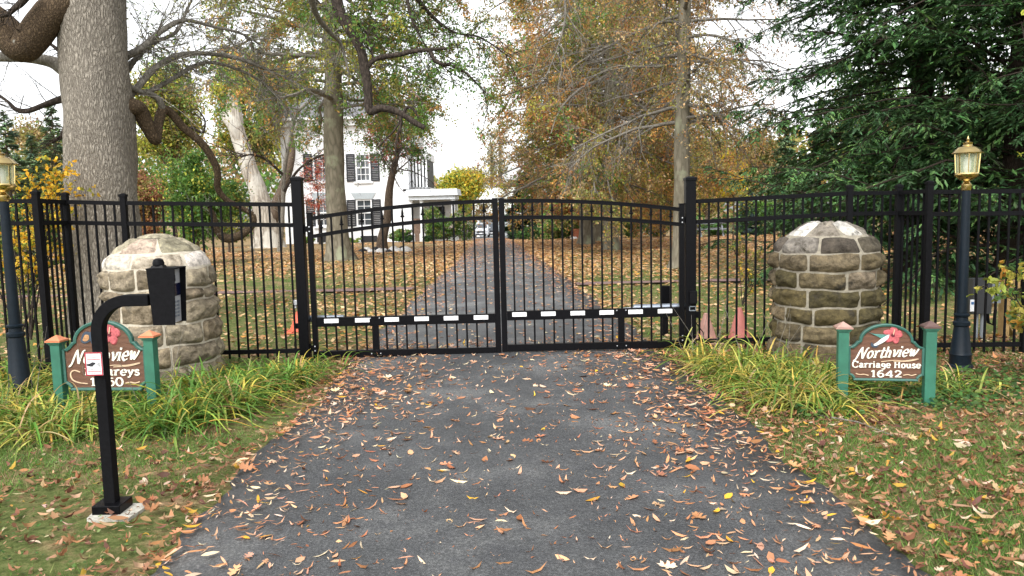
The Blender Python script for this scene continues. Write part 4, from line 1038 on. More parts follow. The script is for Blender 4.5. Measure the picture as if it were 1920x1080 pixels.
# ================================================================== TREES
GR = (.075, .15, .035); GR2 = (.115, .21, .045); OL = (.23, .22, .06); YG = (.38, .37, .06); YE = (.70, .45, .05); OR = (.50, .28, .085); RU = (.40, .19, .08); BR = (.31, .20, .09); RD = (.42, .08, .05); TA = (.48, .35, .17); DG = (.022, .05, .02)
def trunk_np(pts, rad, m=14, flare=0.):
    nb = NP(); P_ = np.array(pts, float)[None]; r_ = np.array(rad, float)[None].copy()
    nb.tubes(P_, r_, m)
    V = nb.V[0]
    n1 = .05 * np.sin(V[:, 2] * 1.3 + V[:, 0] * 9) + .04 * np.sin(V[:, 2] * 3.7 + V[:, 1] * 11)
    c = np.repeat(P_[0], m, axis=0); nb.V[0] = c + (V - c) * (1 + n1[:, None])
    if flare:
        h = V[:, 2] - V[:, 2].min(); a = np.arctan2(V[:, 1] - c[:, 1], V[:, 0] - c[:, 0])
        nb.V[0] = c + (nb.V[0] - c) * (1 + flare * np.exp(-h / .35) * (.55 + .45 * np.sin(a * 5 + 1)))[:, None]
    return nb
def fine(pts, rad, n=26):
    P_ = np.array(pts, float); s = np.linspace(0, len(P_) - 1, n); i = np.minimum(s.astype(int), len(P_) - 2); f = (s - i)[:, None]
    g_ = lambda k: P_[np.clip(k, 0, len(P_) - 1)]
    p0, p1, p2, p3 = g_(i - 1), g_(i), g_(i + 1), g_(i + 2)
    Q = .5 * (2 * p1 + (p2 - p0) * f + (2 * p0 - 5 * p1 + 4 * p2 - p3) * f ** 2 + (3 * p1 - p0 - 3 * p2 + p3) * f ** 3)
    return Q, np.interp(s, np.arange(len(P_)), rad)
def tree(label, base, h, r, limbs, l2, l3, leaves, cat='tree', name='tree', bk='bark_smooth', top=None, group=None, flare=.5, az=None, extra=None, zr=.55):
    base = Vector(base); g = thing(name, label, cat, base, group)
    top = Vector(top) if top else base + Vector((random.uniform(-.2, .2), random.uniform(-.2, .2), h))
    pts = [base + (top - base) * t_ + Vector((random.uniform(-1, 1), random.uniform(-1, 1), 0)) * .06 * (t_ > 0) * (t_ < 1) for t_ in (0, .08, .25, .45, .7, 1)]
    pts[0].z -= .1
    Q, rr = fine(pts, [r * 1.15, r * 1.02, r * .93, r * .82, r * .62, r * .25], 40)
    trunk_np(Q, rr, 16, flare).build('trunk', M[bk], g, smooth=True)
    nl, z0, z1, len0, len1, elev, droop = limbs
    zz = base.z + z0 + (z1 - z0) * ((np.arange(nl) + rng.uniform(0, 1, nl)) / nl)
    t_ = (zz - Q[0, 2]) / (Q[-1, 2] - Q[0, 2]); c = np.stack([np.interp(zz, Q[:, 2], Q[:, i]) for i in range(3)], -1)
    a = np.arange(nl) * 2.399 + rng.uniform(-.4, .4, nl)
    if az is not None: a = az[0] + rng.uniform(-1, 1, nl) * az[1]
    f = (zz - zz.min()) / max(1e-6, np.ptp(zz)); ln = (len0 + (len1 - len0) * f) * rng.uniform(.7, 1.15, nl); e = elev + rng.normal(size=nl) * .12
    D = np.stack([np.cos(a) * np.cos(e), np.sin(a) * np.cos(e), np.sin(e)], -1)
    P1 = grow(c, D, ln, 9, droop, .10); nb = NP(); rl = np.clip(r * .30, .03, .09) * (ln / ln.max()) ** .8
    nb.tubes(P1, taper(rl, 9, .2), 5)
    p, d_, tt = spawn(P1, l2[0], .12, 1, .75); ll = l2[1] * (1.15 - .6 * tt) * rng.uniform(.5, 1.2, len(p))
    P2 = grow(p, d_, ll, 6, l2[2], .16); nb.tubes(P2, taper(np.clip(rl.mean() * .35 * ll / l2[1], .006, .03), 6, .3), 3)
    p, d_, tt = spawn(P2, l3[0], .1, 1, .7); l_ = l3[1] * rng.uniform(.4, 1.2, len(p))
    P3 = grow(p, d_, l_, 4, l3[2], .18); nb.tubes(P3, taper(np.full(len(p), l3[3] if len(l3) > 3 else .006), 4, .4), 3)
    nb.build('branches', M['bark_twig'] if bk != 'bark_dark' else M['bark_dark'], g)
    per, size, pal = leaves[:3]
    if per:
        Q3 = np.repeat(P3, per, axis=0); keys = np.repeat(np.arange(len(P3)) // (l3[0] * 2), per); u = rng.uniform(.1, 1.05, len(Q3)); p, _ = along(Q3, u)
        p = p + rng.normal(size=p.shape) * size * .6
        if len(leaves) > 3:  # density mask: bare and leafy patches
            k = snoise(p[:, 0] + p[:, 2] * .7, p[:, 1], leaves[3], 9) > leaves[4]; p, keys = p[k], keys[k]
        lf = NP(); leafy(lf, p, size, pal, keys, .55, .3, .3); lf.build('crown', M['leaf'], g)
    return g, P1
def gb(px, d): return tuple(G(px, d))

tree('oak with green and orange leaves, its straight trunk standing before the white house', gb(636, 26.4), 15, .34,
     (40, 4.9, 10, 4.3, 4.6, .2, .45), (11, 2.1, .5), (7, .75, .5), (22, .10, [(GR2, 5), (OL, 3), (YG, 1.2), (OR, 1.0), (BR, .8)], .8, -.9), name='oak_tree', flare=.9)
tree('brown orange pin oak nearest the drive among the trees on the right', gb(1146, 29.4), 17, .26,
     (66, 2.6, 11, 5.0, 4.6, .0, .55), (12, 2.0, .5), (8, .8, .5, .006), (22, .10, [(BR, 1.8), (RU, 1.0), (OR, 3), (OL, 5), (TA, 2), (GR2, 1.6), (YG, 1)], .8, -.8), name='oak_tree', flare=.8, group='pin oaks on the right lawn')
tree('pin oak standing behind, just left of the tallest bare trunk, with orange lower leaves', gb(1098, 36.3), 16, .27,
     (46, 2.2, 11, 4.8, 4.8, .0, .5), (10, 2.0, .5), (7, .8, .5), (13, .115, [(BR, 1.5), (RU, 1.5), (OR, 4), (OL, 4), (TA, 1)]), name='oak_tree', flare=.8, group='pin oaks on the right lawn')
tree('slim grey pin oak farthest back of the trunks on the right lawn', gb(1119, 39.5), 15, .2,
     (34, 3.0, 10, 4.5, 4.6, .1, .4), (9, 1.8, .4), (6, .8, .4), (8, .15, [(BR, 1), (RU, 1), (OR, 3), (OL, 3)]), name='oak_tree', group='pin oaks on the right lawn')
tree('half bare twiggy oak directly behind the right gate post', gb(1277, 19.1), 12, .205,
     (44, 3.3, 8.4, 3.0, 3.2, .05, .5), (12, 1.5, .7), (9, .62, .8, .0045), (8, .065, [(OR, 1.8), (TA, 1.8), (OL, 3), (RU, .7), (BR, 1)], .9, -.15), name='oak_tree', flare=1.0, top=tuple(W(1292, -300, 19.4)))
tree('small multi stemmed tree with green and pink leaves in front of the white house', gb(716, 34.5), 6.2, .20,
     (14, 3.1, 5.8, 1.9, 2.0, .6, .0), (9, 1.3, .2), (8, .6, .2), (9, .11, [(GR, 4), (GR2, 3), (RD, 1.0), ((.5, .2, .16), .8), (OR, .6)]), name='small_tree', bk='bark_brown', top=tuple(W(752, 215, 34.5)))
tree('young red leaved maple growing against the white house front', gb(600, 49.5), 5.2, .06,
     (14, 1.3, 5.0, 1.2, .6, .7, .1), (6, .7, .1), (5, .4, .1), (6, .10, [(RD, 3), ((.42, .16, .10), 2), (RU, 1)]), name='maple_tree', bk='bark_dark')

# ---- quick crowns for trees farther away
def blob(label, px, d, ytop, ybot, hw, pal, n=9000, k=26, name='tree', cat='tree', leaf=.0042, group=None, trunk=True, shape=1., asp=.5, bk='bark_brown', sp=.34):
    base = Vector(gb(px, d)); zt = W(px, ytop, d).z; zb = max(W(px, ybot, d).z, base.z + .02); w = hw * d / F; g = thing(name, label, cat, base, group)
    cz, rz = (zt + zb) / 2, (zt - zb) / 2; K = k; u = rnd_dir(K) * (rng.uniform(.15, 1, (K, 1)) ** .5)
    hh = u[:, 2]; pr = np.where(hh > 0, 1 - shape * hh * .75, 1) if shape > 1 else 1
    cen = np.stack([base.x + u[:, 0] * w * .74 * pr, base.y + u[:, 1] * w * .74 * pr, cz + u[:, 2] * rz * .84], -1)
    key = rng.integers(0, K, n); p = cen[key] + rng.normal(size=(n, 3)) * np.array([w, w, rz * .8]) * sp * .5 * rng.uniform(.5, 1.3, K)[key][:, None]
    p[:, 2] = np.maximum(p[:, 2], base.z + .02)
    lf = NP(); leafy(lf, p, d * leaf, pal, key * 3 + rng.integers(0, 3, n), asp, .3, .3, .22)
    if trunk:
        r_ = max(.03, w * .045); Q, rr = fine([base - Vector((0, 0, .1)), base + Vector((.03, 0, (cz - base.z) * .5)), Vector((base.x, base.y, cz + rz * .5))], [r_ * 1.3, r_, r_ * .4], 12)
        nb = trunk_np(Q, rr, 8)
        kk = min(K, 16); Pb = np.zeros((kk, 4, 3)); s0 = np.array([base.x, base.y, zb + .2 * (cz - zb)])
        for i in range(4): Pb[:, i] = s0 + (cen[:kk] - s0) * (i / 3.) + (0 if i in (0, 3) else rng.normal(size=(kk, 3)) * w * .05)
        nb.tubes(Pb, taper(np.full(kk, r_ * .45), 4, .3), 4); nb.build('trunk', M[bk], g, smooth=True)
    lf.build('crown', M['leaf'], g)
    return g
def conifer(label, px, d, ytop, w_px, pal, name='conifer', n=9000, ybot=None, group=None, droop=.25, size=.0038):
    base = Vector(gb(px, d)); zt = W(px, ytop, d).z; H = zt - base.z; w = w_px * d / F; g = thing(name, label, 'tree', base, group)
    nlv = max(26, int(H * 7)); t_ = (np.arange(nlv) + rng.uniform(0, 1, nlv)) / nlv; a = np.arange(nlv) * 2.4 + rng.uniform(-.3, .3, nlv)
    z0 = base.z + .15 + t_ * (H - .2); ln = w * (1 - t_) ** .75 * rng.uniform(.75, 1.1, nlv) + .1
    c = np.stack([np.full(nlv, base.x), np.full(nlv, base.y), z0], -1); D = np.stack([np.cos(a), np.sin(a), np.full(nlv, .05)], -1)
    P1 = grow(c, D, ln, 6, droop, .05); nb = NP(); nb.tubes(P1, taper(np.full(nlv, .02 * d / 20 + .01), 6, .3), 4)
    Q, rr = fine([base, base + Vector((0, 0, H * .5)), base + Vector((0, 0, H))], [w * .07, w * .045, .01], 8)
    nb.tubes(Q[None], rr[None], 8); nb.build('trunk', M['bark_brown'], g, smooth=True)
    ii = rng.choice(nlv, n, p=ln / ln.sum()); u = rng.uniform(.1, 1, n) ** .7; p, dd = along(P1[ii], u)
    s_ = np.cross(dd, [0, 0, 1.]); off = rng.normal(size=(n, 1)) * (.22 * ln[ii] * (1.1 - u * .7))[:, None]
    p = p + s_ * off + rng.normal(size=(n, 3)) * np.array([.05, .05, .10]) * w * .5; p[:, 2] -= np.abs(off[:, 0]) * .25
    p[:, 2] = np.maximum(p[:, 2], base.z)
    lf = NP(); D2 = dd + s_ * np.sign(off) * .8 + rng.normal(size=(n, 3)) * .25; Nn = np.tile([0, 0, 1.], (n, 1)) + rng.normal(size=(n, 3)) * .35
    L = d * size * rng.uniform(.7, 1.5, n) * 1.6; lf.stamp(LEAF4, p, D2, Nn, L, L * .3, pick(pal, n, .2, ii))
    lf.build('crown', M['needle'], g)
    return g
PN = [((.14, .22, .11), 3), ((.19, .27, .13), 2), ((.11, .17, .12), 1)]
far = 'trees beyond the lawns'
conifer('pale green conifer behind the brass lantern, cut by the frame', 30, 40, 205, 62, PN, group=far)
conifer('bushy green conifer just left of the big oak trunk', 118, 44, 190, 60, PN, group=far)
conifer('bluish conifer behind the yellow bush', 75, 55, 250, 50, PN, group=far)
blob('olive tree seen between the two left conifers', 70, 62, 215, 400, 60, [(OL, 3), (BR, 1), (TA, 1)], group=far)
blob('yellow green tree to the right of the big oak trunk', 330, 44, 90, 350, 80, [(OL, 4), (YG, 2), (GR2, 2), (BR, 1)], 20000, 60, group=far, sp=.3)
blob('olive and gold tree over the pale dead trunk', 480, 52, 70, 330, 85, [(OL, 4), (YG, 1.5), (BR, 1.5), (YE, .6), (GR2, 2)], 22000, 64, group=far, sp=.3)
blob('low green tree behind the crooked limb', 372, 26, 268, 470, 66, [(GR2, 4), (GR, 3), (YG, 1)], 16000, 40, group=far, leaf=.0045, sp=.36)
blob('reddish bush between the big oak and the green tree', 287, 31, 300, 455, 48, [(BR, 2), ((.28, .13, .08), 3), (OL, 2), (OR, .6)], 10000, 24, 'shrub', 'shrub', group='shrubs along the left lawn edge')
blob('dark green shrub low behind the pale pillar', 430, 36, 330, 462, 52, [(GR, 3), (OL, 2), (YG, 1)], 10000, 24, 'shrub', 'shrub', group='shrubs along the left lawn edge')
blob('green shrub close beside the big oak base', 235, 40, 300, 462, 50, [(GR, 3), (GR2, 2)], 8000, 24, 'shrub', 'shrub', group='shrubs along the left lawn edge')
blob('brownish bush left of the big oak base', 95, 36, 372, 470, 52, [(OL, 2), (TA, 2), (GR, 2), (BR, 2)], 8000, 24, 'shrub', 'shrub', group='shrubs along the left lawn edge')
blob('green bush at the far left edge behind the fence', -10, 30, 372, 480, 60, [(GR2, 3), (OL, 2), (YG, 1)], 8000, 24, 'shrub', 'shrub', group='shrubs along the left lawn edge')
blob('golden tree peeking over the house roof', 700, 78, 150, 300, 62, [(YE, 3), (OR, 2), (YG, 1)], 9000, 26, group=far)
blob('gold tinged tree behind the house at its left end', 560, 70, 70, 330, 62, [(OL, 3), (YE, 1), (YG, 2)], 14000, 34, group=far)
blob('bright yellow green tree beside the white porch', 862, 76, 308, 400, 52, [(YG, 3), ((.42, .38, .05), 3), (YE, 1.6), (GR2, 1)], 16000, 34, group=far, sp=.4)
for px, yt, lab in ((812, 382, 'rose bush with tangled stems under the porch roof'), (868, 395, 'leafy bush right of the porch columns'), (838, 405, 'rose bush between the white porch columns'), (752, 428, 'low green bush beside the small tree')):
    blob(lab, px, 49.5, yt, 458, 24, [(GR, 3), (GR2, 2), (OL, 1), ((.4, .35, .33), .4)], 5000, 16, 'shrub', 'shrub', group='shrubs around the white house', leaf=.0032)
for px, lab in ((766, 'round clipped box bush left of the porch steps'), (803, 'round clipped box bush right of the porch steps')):
    blob(lab, px, 48.5, 442, 459, 9, [(DG, 3), (GR, 1)], 2500, 14, 'shrub', 'shrub', group='clipped box bushes', leaf=.002, sp=.5)
for px, lab in ((632, 'small green plant under the left house window'), (664, 'small green plant under the right house window'), (574, 'small plant at the left house corner')):
    blob(lab, px, 51.8, 444, 458, 15, [(GR2, 3), (YG, 1)], 1500, 8, 'shrub', 'shrub', group='plants along the house wall', leaf=.0028, trunk=False)
conifer('dark yew tree to the right of the garage', 985, 52, 325, 52, [(DG, 3), ((.03, .06, .025), 2)], n=16000, group=far)
blob('dark green holly behind the brown pots', 1062, 50, 372, 440, 46, [(DG, 3), (GR, 2), (OR, .3)], 9000, 24, group=far)
blob('wide clipped dark hedge bush before the garage', 1000, 48, 424, 449, 36, [(DG, 2), (GR, 3)], 7000, 30, 'hedge_bush', 'shrub', leaf=.003, sp=.5)
blob('orange brown tree behind the pin oaks', 1190, 60, 240, 440, 95, [(OR, 2), (BR, 2), (YG, 1.5), (OL, 3)], 12000, 44, group=far)
blob('red orange low tree behind the pin oak trunks', 1075, 46, 345, 420, 60, [(OR, 3), (RU, 2), ((.5, .22, .12), 1)], 10000, 28, group=far)
blob('orange tree just left of the right gate post', 1245, 45, 290, 440, 55, [(OR, 3), (YE, 1), (BR, 2), (OL, 1)], 10000, 28, group=far)
blob('brown olive tree behind the half bare oak', 1325, 56, 250, 420, 60, [(BR, 1.5), (OL, 3), (OR, 1.5), (TA, 1), (YG, 1)], 10000, 34, group=far)
blob('brilliant yellow tree right of the gate post', 1374, 30, 288, 378, 32, [((.90, .58, .04), 4), ((.86, .48, .03), 2), (YE, 1)], 12000, 26, group=far, sp=.42)
conifer('small blue grey spruce under the yellow tree', 1402, 44, 352, 24, [((.09, .13, .13), 3), ((.06, .10, .09), 2)], n=6000, group=far)
blob('pale olive tree next to the yellow tree', 1428, 54, 235, 385, 42, [(OL, 3), (TA, 2), (GR2, 1)], 10000, 28, group=far)
conifer('soft grey green pine behind the black fence', 1470, 44, 215, 46, PN, n=12000, group=far)
conifer('dark green pine between the grey pine and the big spruce', 1535, 46, 180, 52, [((.035, .07, .03), 3), ((.05, .09, .03), 2)], n=12000, group=far)
blob('bright green bush behind the fence rails', 1432, 40, 372, 418, 22, [((.12, .24, .04), 3), (GR2, 2)], 5000, 18, 'shrub', 'shrub', group='shrubs along the right lawn edge')
sl = ['tan and green', 'fresh green', 'grey leaved', 'brown tipped', 'white flecked', 'olive', 'loose green', 'straw coloured', 'low green', 'ragged']
sn = ['left of the pots', 'behind the pots', 'behind the pin oak trunks', 'beyond the slim oak', 'left of the picnic table', 'beside the picnic table', 'behind the picnic table', 'below the blue spruce', 'below the grey pine', 'beside the mossy pillar']
for i, px in enumerate((1032, 1066, 1125, 1180, 1232, 1305, 1350, 1395, 1440, 1490)):
    pal = [[(TA, 2), (GR2, 3)], [((.12, .22, .05), 3), (GR2, 2)], [((.16, .19, .12), 3), (GR2, 1)], [(BR, 1), (GR, 3)], [(GR2, 3), ((.6, .6, .55), .7)]][i % 5]
    blob(f'{sl[i]} garden shrub {sn[i]}', px, 45.5 + (i % 3), 404 + (i * 7) % 17, 447, 31, pal, 4200, 16, 'shrub', 'shrub', group='shrubs along the right lawn edge', leaf=.0032, sp=.42)
for px, d, yt, lab in ((1625, 38, 60, 'dark tree behind the spruce above the mossy pillar'), (1760, 42, 40, 'dark tree behind the spruce left of the lantern'), (1900, 40, 60, 'dark tree behind the spruce right of the lantern')):
    blob(lab, px, d, yt, 455, 105, [(DG, 2), (GR, 3), (OL, 1)], 15000, 44, group='trees behind the big spruces', leaf=.005)
# two pale bare trunks far off over the garage
for px, yt, lab in ((916, 262, 'slender pale bare tree above the garage roof on the left'), (932, 238, 'taller pale bare tree above the garage roof')):
    b0 = Vector(gb(px, 112)); t_ = W(px + 4, yt, 112); g = thing('bare_tree', lab, 'tree', b0, 'pale bare trees beyond the garage')
    Q, rr = fine([b0, (b0 + t_) / 2 + Vector((.3, 0, 0)), t_], [.35, .25, .05], 14); nb = trunk_np(Q, rr, 8)
    p, d_, _ = spawn(Q[None], 22, .35, 1, .6, .4); P2 = grow(p, d_, rng.uniform(1, 3, len(p)), 5, 0, .15); nb.tubes(P2, taper(np.full(len(p), .05), 5, .3), 3)
    nb.build('trunk', M['bark_twig'], g, smooth=True)
    p, _ = along(np.repeat(P2, 40, axis=0), rng.uniform(0, 1, len(P2) * 40)); lf = NP(); leafy(lf, p + rng.normal(size=p.shape) * .35, .4, [((.2, .22, .12), 2), (TA, 1)], None); lf.build('crown', M['leaf'], g)
# treeline closing the horizon
n = 60000; px_ = rng.uniform(-500, 2500, n); d_ = rng.uniform(118, 150, n); top = np.interp(px_, [-500, 0, 250, 540, 800, 860, 905, 960, 1000, 1300, 1460, 1600, 2500], [230, 250, 240, 260, 330, 352, 362, 352, 300, 260, 262, 200, 150]) + 12 * np.sin(px_ * .05) + 8 * np.sin(px_ * .13)
x_ = np.array([(W(a, 400, 1).x) for a in (0, 1920)]); xx_ = (x_[0] + (x_[1] - x_[0]) * px_ / 1920) * d_
hor = 382 - .0235 * (px_ - 960); ztp = 1.5 + (hor - top) / F * d_ * rng.uniform(.8, 1, n); zg = gz(0, d_)
cl = 1.2 * np.sin(xx_ * .9) * np.sin(d_ * 1.7 + xx_ * .4); z_ = zg + (ztp + cl * .4 - zg) * rng.uniform(0, 1, n) ** .8
k = rng.integers(0, 500, n) ; key = ((xx_ * .35).astype(int) % 97 + (z_ * .4).astype(int) * 7) % 400
key = np.abs(key)
lf = NP(); leafy(lf, np.stack([xx_, d_, z_], -1), .95, [(OL, 3), (GR, 3), (BR, 1.5), (OR, .6), (GR2, 2)], key, .6, .2, .3, .2)
o = lf.build('woods', M['leaf']); tag(o, 'distant mixed autumn woods closing the view', 'woods', None, 'stuff')

# ---- hemlock / spruce on the right, detailed
def spruce(label, px, d, H, Lmax, z0, z1, nb_, r=.22, seed=1, shade=1.0):
    base = Vector(gb(px, d)); g = thing('spruce_tree', label, 'tree', base, 'big dark spruces on the right')
    Q, rr = fine([base - Vector((0, 0, .1)), base + Vector((.05, 0, H * .4)), base + Vector((0, 0, H))], [r * 1.25, r * .85, .05], 24)
    trunk_np(Q, rr, 14, .5).build('trunk', M['bark_spruce'], g, smooth=True)
    zz = base.z + z0 + (z1 - z0) * (np.arange(nb_) + rng.uniform(0, 1, nb_)) / nb_; a = np.arange(nb_) * 2.399 + rng.uniform(-.3, .3, nb_)
    f = (zz - base.z) / H; ln = Lmax * (1 - f) ** .8 * rng.uniform(.72, 1.12, nb_)
    c = np.stack([np.full(nb_, base.x), np.full(nb_, base.y), zz], -1); D = np.stack([np.cos(a), np.sin(a), .12 + .1 * rng.normal(size=nb_)], -1)
    P1 = grow(c, D, ln, 9, .45, .11); br = NP(); br.tubes(P1, taper(np.full(nb_, .028), 9, .2), 5)
    # flat side shoots left and right of each limb
    per = 42; Q1 = np.repeat(P1, per, axis=0); l1 = np.repeat(ln, per); u = rng.uniform(.12, 1, len(Q1)); p, dd = along(Q1, u)
    sd = unit(np.cross(dd, [0, 0, 1.])) * np.where(rng.random(len(p)) < .5, 1, -1)[:, None]
    D2 = unit(dd * .75 + sd + rng.normal(size=dd.shape) * .28 + np.array([0, 0, -.12])); L2 = (.28 + .34 * l1 * (1.05 - u) * .5) * rng.uniform(.6, 1.15, len(p))
    P2 = grow(p, D2, L2, 5, .5, .08); br.tubes(P2, taper(np.full(len(p), .004), 5, .4), 3)
    br.build('branches', M['bark_spruce'], g)
    per = 12; Q2 = np.repeat(P2, per, axis=0); L2r = np.repeat(L2, per); u = rng.uniform(.05, 1, len(Q2)); p, dd = along(Q2, u)
    sd = unit(np.cross(dd, [0, 0, 1.])) * np.where(rng.random(len(p)) < .5, 1, -1)[:, None]
    D3 = unit(dd + sd * .8 + rng.normal(size=dd.shape) * .15 + np.array([0, 0, -.1])); L3 = rng.uniform(.07, .17, len(p)) * np.clip(L2r / .5, .7, 1.3)
    # every twiglet: three narrow needle fans
    lf = NP(); keys = np.repeat(np.arange(len(P2)), per)
    pal = [((.043 * shade, .098 * shade, .036 * shade), 4), ((.066 * shade, .145 * shade, .047 * shade), 3), ((.12 * shade, .23 * shade, .065 * shade), 1.2), ((.06, .07, .04), .4)]
    col = pick(pal, len(p), .22, keys)
    for q in range(3):
        Dq = unit(D3 + rng.normal(size=D3.shape) * .22); o_ = p + D3 * (L3 * (.25 + .28 * q))[:, None]
        Nn = np.array([0, 0, 1.]) + rng.normal(size=D3.shape) * .3
        lf.stamp(LEAF4, o_, Dq, Nn, L3 * .8, L3 * .24, col)
    lf.build('crown', M['needle'], g)
spruce('huge dark spruce whose thick trunk stands at the right edge behind the lantern', 1905, 13.2, 16, 5.0, .4, 8.5, 120, .26)
spruce('dark spruce with long drooping boughs above the mossy pillar', 1715, 15.4, 15, 4.8, .3, 9, 150, .2, shade=1.15)
spruce('dark spruce mostly outside the frame at the far right', 2160, 11.5, 15, 4.0, .4, 8, 66, .24)

# ================================================================== BIG OAK + its limbs
OD = 10.5
def tw_limb(g, pts, rad, nm='limb', mat='bark_moss', twigs=0, tl=.8, td=.4, leaf=None, n=30, m=10, sub=5, tr=.007):
    Q, rr = fine([Vector(p) for p in pts], rad, n); trunk_np(Q, rr, m).build(nm, M[mat], g, smooth=True)
    if twigs:
        nb = NP(); p, d_, t_ = spawn(Q[None], twigs, .08, 1., .85, .1); P2 = grow(p, d_, tl * rng.uniform(.4, 1.2, len(p)), 7, td, .2)
        nb.tubes(P2, taper(np.full(len(p), tr), 7, .35), 4); p, d_, _ = spawn(P2, sub, .15, 1, .7); P3 = grow(p, d_, tl * .42 * rng.uniform(.3, 1.2, len(p)), 5, td * .8, .2)
        nb.tubes(P3, taper(np.full(len(p), tr * .5), 5, .4), 3); nb.build('twigs', M['bark_twig'] if mat != 'bark_dark' else M['bark_dark'], g)
        if leaf:
            per, size, pal = leaf; Q3 = np.repeat(P3, per, axis=0); p, _ = along(Q3, rng.uniform(.1, 1, len(Q3))); lf = NP()
            leafy(lf, p + rng.normal(size=p.shape) * size * .5, size, pal, np.repeat(np.arange(len(P3)) // 4, per), .5, .4, .2); lf.build('leaves', M['leaf'], g)
ob = Vector(gb(200, OD)); oak = thing('oak_tree', 'massive grey barked oak trunk rising behind the left fence', 'tree', ob)
cpts = []; crad = []
for py, a_, b_ in ((640, 134, 276), (600, 137, 268), (540, 139, 262), (450, 139, 256), (370, 136, 251), (250, 128, 247), (150, 120, 241), (60, 117, 234), (0, 116, 229), (-150, 108, 222), (-400, 100, 205)):
    q = W((a_ + b_) / 2, py, OD); cpts.append(q); crad.append((b_ - a_) / 2 * OD / F)
cpts[0].z = -.15
Q, rr = fine(cpts, crad, 90); nb = trunk_np(Q, rr, 44, .22)
V = nb.V[0]; c = np.repeat(Q, 44, axis=0); a_ = np.arctan2(V[:, 1] - c[:, 1], V[:, 0] - c[:, 0])
rg = .012 * np.sin(a_ * 22 + 2.2 * np.sin(V[:, 2] * 2.1) + V[:, 2]) + .008 * np.sin(a_ * 37 - V[:, 2] * 3 + 2 * np.sin(V[:, 2] * 4)); nb.V[0] = c + (V - c) * (1 + rg[:, None])
nb.build('trunk', M['bark_oak'], oak, smooth=True)
k_ = OD / F
def Wl(l, d): return [W(x, y, d + (q[0] if q else 0)) for x, y, *q in l]
tw_limb(oak, Wl([(196, 30, .35), (152, -2, .15), (102, 20), (62, 70), (35, 88), (10, 62), (-25, 30), (-80, 0)], OD - .3), [.30, .23, .20, .19, .19, .20, .2, .16], n=40, m=16, mat='bark_moss')
tw_limb(oak, Wl([(150, 150), (118, 128), (92, 115), (40, 108), (-60, 104), (-160, 90)], OD + .2), [.14, .10, .075, .065, .06, .05], twigs=6, tl=.6, mat='bark_twig')
tw_limb(oak, Wl([(150, 180), (112, 187), (80, 198), (52, 208), (30, 205), (14, 190), (-20, 165)], OD + .3), [.08, .05, .04, .035, .03, .02, .015], twigs=16, tl=.8, td=-.2, mat='bark_dark')
tw_limb(oak, Wl([(150, 235), (124, 240), (115, 255), (108, 262), (98, 268)], OD + .3), [.06, .03, .022, .015, .008], twigs=8, tl=.5, mat='bark_dark')
tw_limb(oak, Wl([(140, 110), (115, 98), (98, 85), (84, 76), (68, 68)], OD + .3), [.05, .028, .02, .015, .01], twigs=3, tl=.5, mat='bark_dark')
tw_limb(oak, Wl([(60, -20), (40, 5), (28, 15), (12, 28), (-10, 30)], OD - .6), [.06, .045, .035, .025, .02], twigs=10, tl=.6, mat='bark_dark')
# crooked mossy limb on the right
tw_limb(oak, Wl([(215, 192), (250, 200, .1), (262, 206, .2), (275, 232, .3), (291, 262, .4), (296, 250, .5), (298, 225, .6), (307, 206, .7), (322, 214, .8), (345, 240, .9), (372, 262, 1.), (394, 290, 1.1), (408, 322, 1.2), (408, 352, 1.3), (424, 374, 1.4), (450, 388, 1.5), (474, 402, 1.6)], OD), [.13, .105, .105, .10, .08, .06, .068, .07, .06, .056, .054, .054, .05, .046, .042, .042, .038], n=90, m=12, mat='bark_moss')
tw_limb(oak, Wl([(474, 402, 1.6), (474, 420, 1.6), (452, 440, 1.5), (424, 447, 1.4), (406, 430, 1.3), (400, 405, 1.2), (392, 388, 1.1)], OD), [.042, .055, .065, .06, .05, .04, .02], n=30, m=12, mat='bark_moss', twigs=10, tl=.5)
tw_limb(oak, Wl([(306, 212, .7), (300, 190, .6), (285, 178, .5), (262, 172, .3), (240, 160, .1)], OD), [.05, .045, .04, .035, .04], mat='bark_twig')
tw_limb(oak, Wl([(352, 242, 1.), (362, 240, 1.), (380, 248, 1.), (384, 225, 1.), (370, 205, 1.)], OD), [.02, .02, .016, .012, .008], mat='bark_dark', twigs=5, tl=.4)
# arched twiggy branches
tw_limb(oak, Wl([(225, 200), (256, 166), (290, 128, .3), (330, 106, .6), (375, 100, .9), (440, 108, 1.2), (500, 130, 1.5), (550, 152, 1.8)], OD + .3), [.06, .05, .045, .04, .035, .03, .02, .01], mat='bark_twig', twigs=55, tl=1.0, td=.35, n=40, sub=8)
tw_limb(oak, Wl([(225, 110), (262, 92), (300, 60, .3), (345, 38, .6), (400, 50, .9), (450, 62, 1.2), (490, 85, 1.4)], OD + .4), [.06, .045, .035, .03, .022, .018, .01], mat='bark_twig', twigs=50, tl=1.0, td=.25, n=40, sub=8, leaf=(1, .05, [(GR2, 2), (OL, 3)]))
tw_limb(oak, Wl([(225, 150), (255, 110), (290, 80, .4), (330, 60, .8), (350, 20, 1.2), (372, -30, 1.4)], OD + .6), [.05, .04, .03, .026, .02, .01], mat='bark_twig', twigs=36, tl=1.0, td=.1, n=30, sub=8, leaf=(2, .05, [(GR2, 3), (OL, 3)]))
tw_limb(oak, Wl([(275, 175, .3), (320, 150, .6), (380, 118, 1.), (440, 128, 1.3), (500, 160, 1.6), (545, 215, 1.9)], OD + .3), [.04, .03, .026, .022, .016, .008], mat='bark_twig', twigs=40, tl=.9, td=.5, n=30, sub=8)
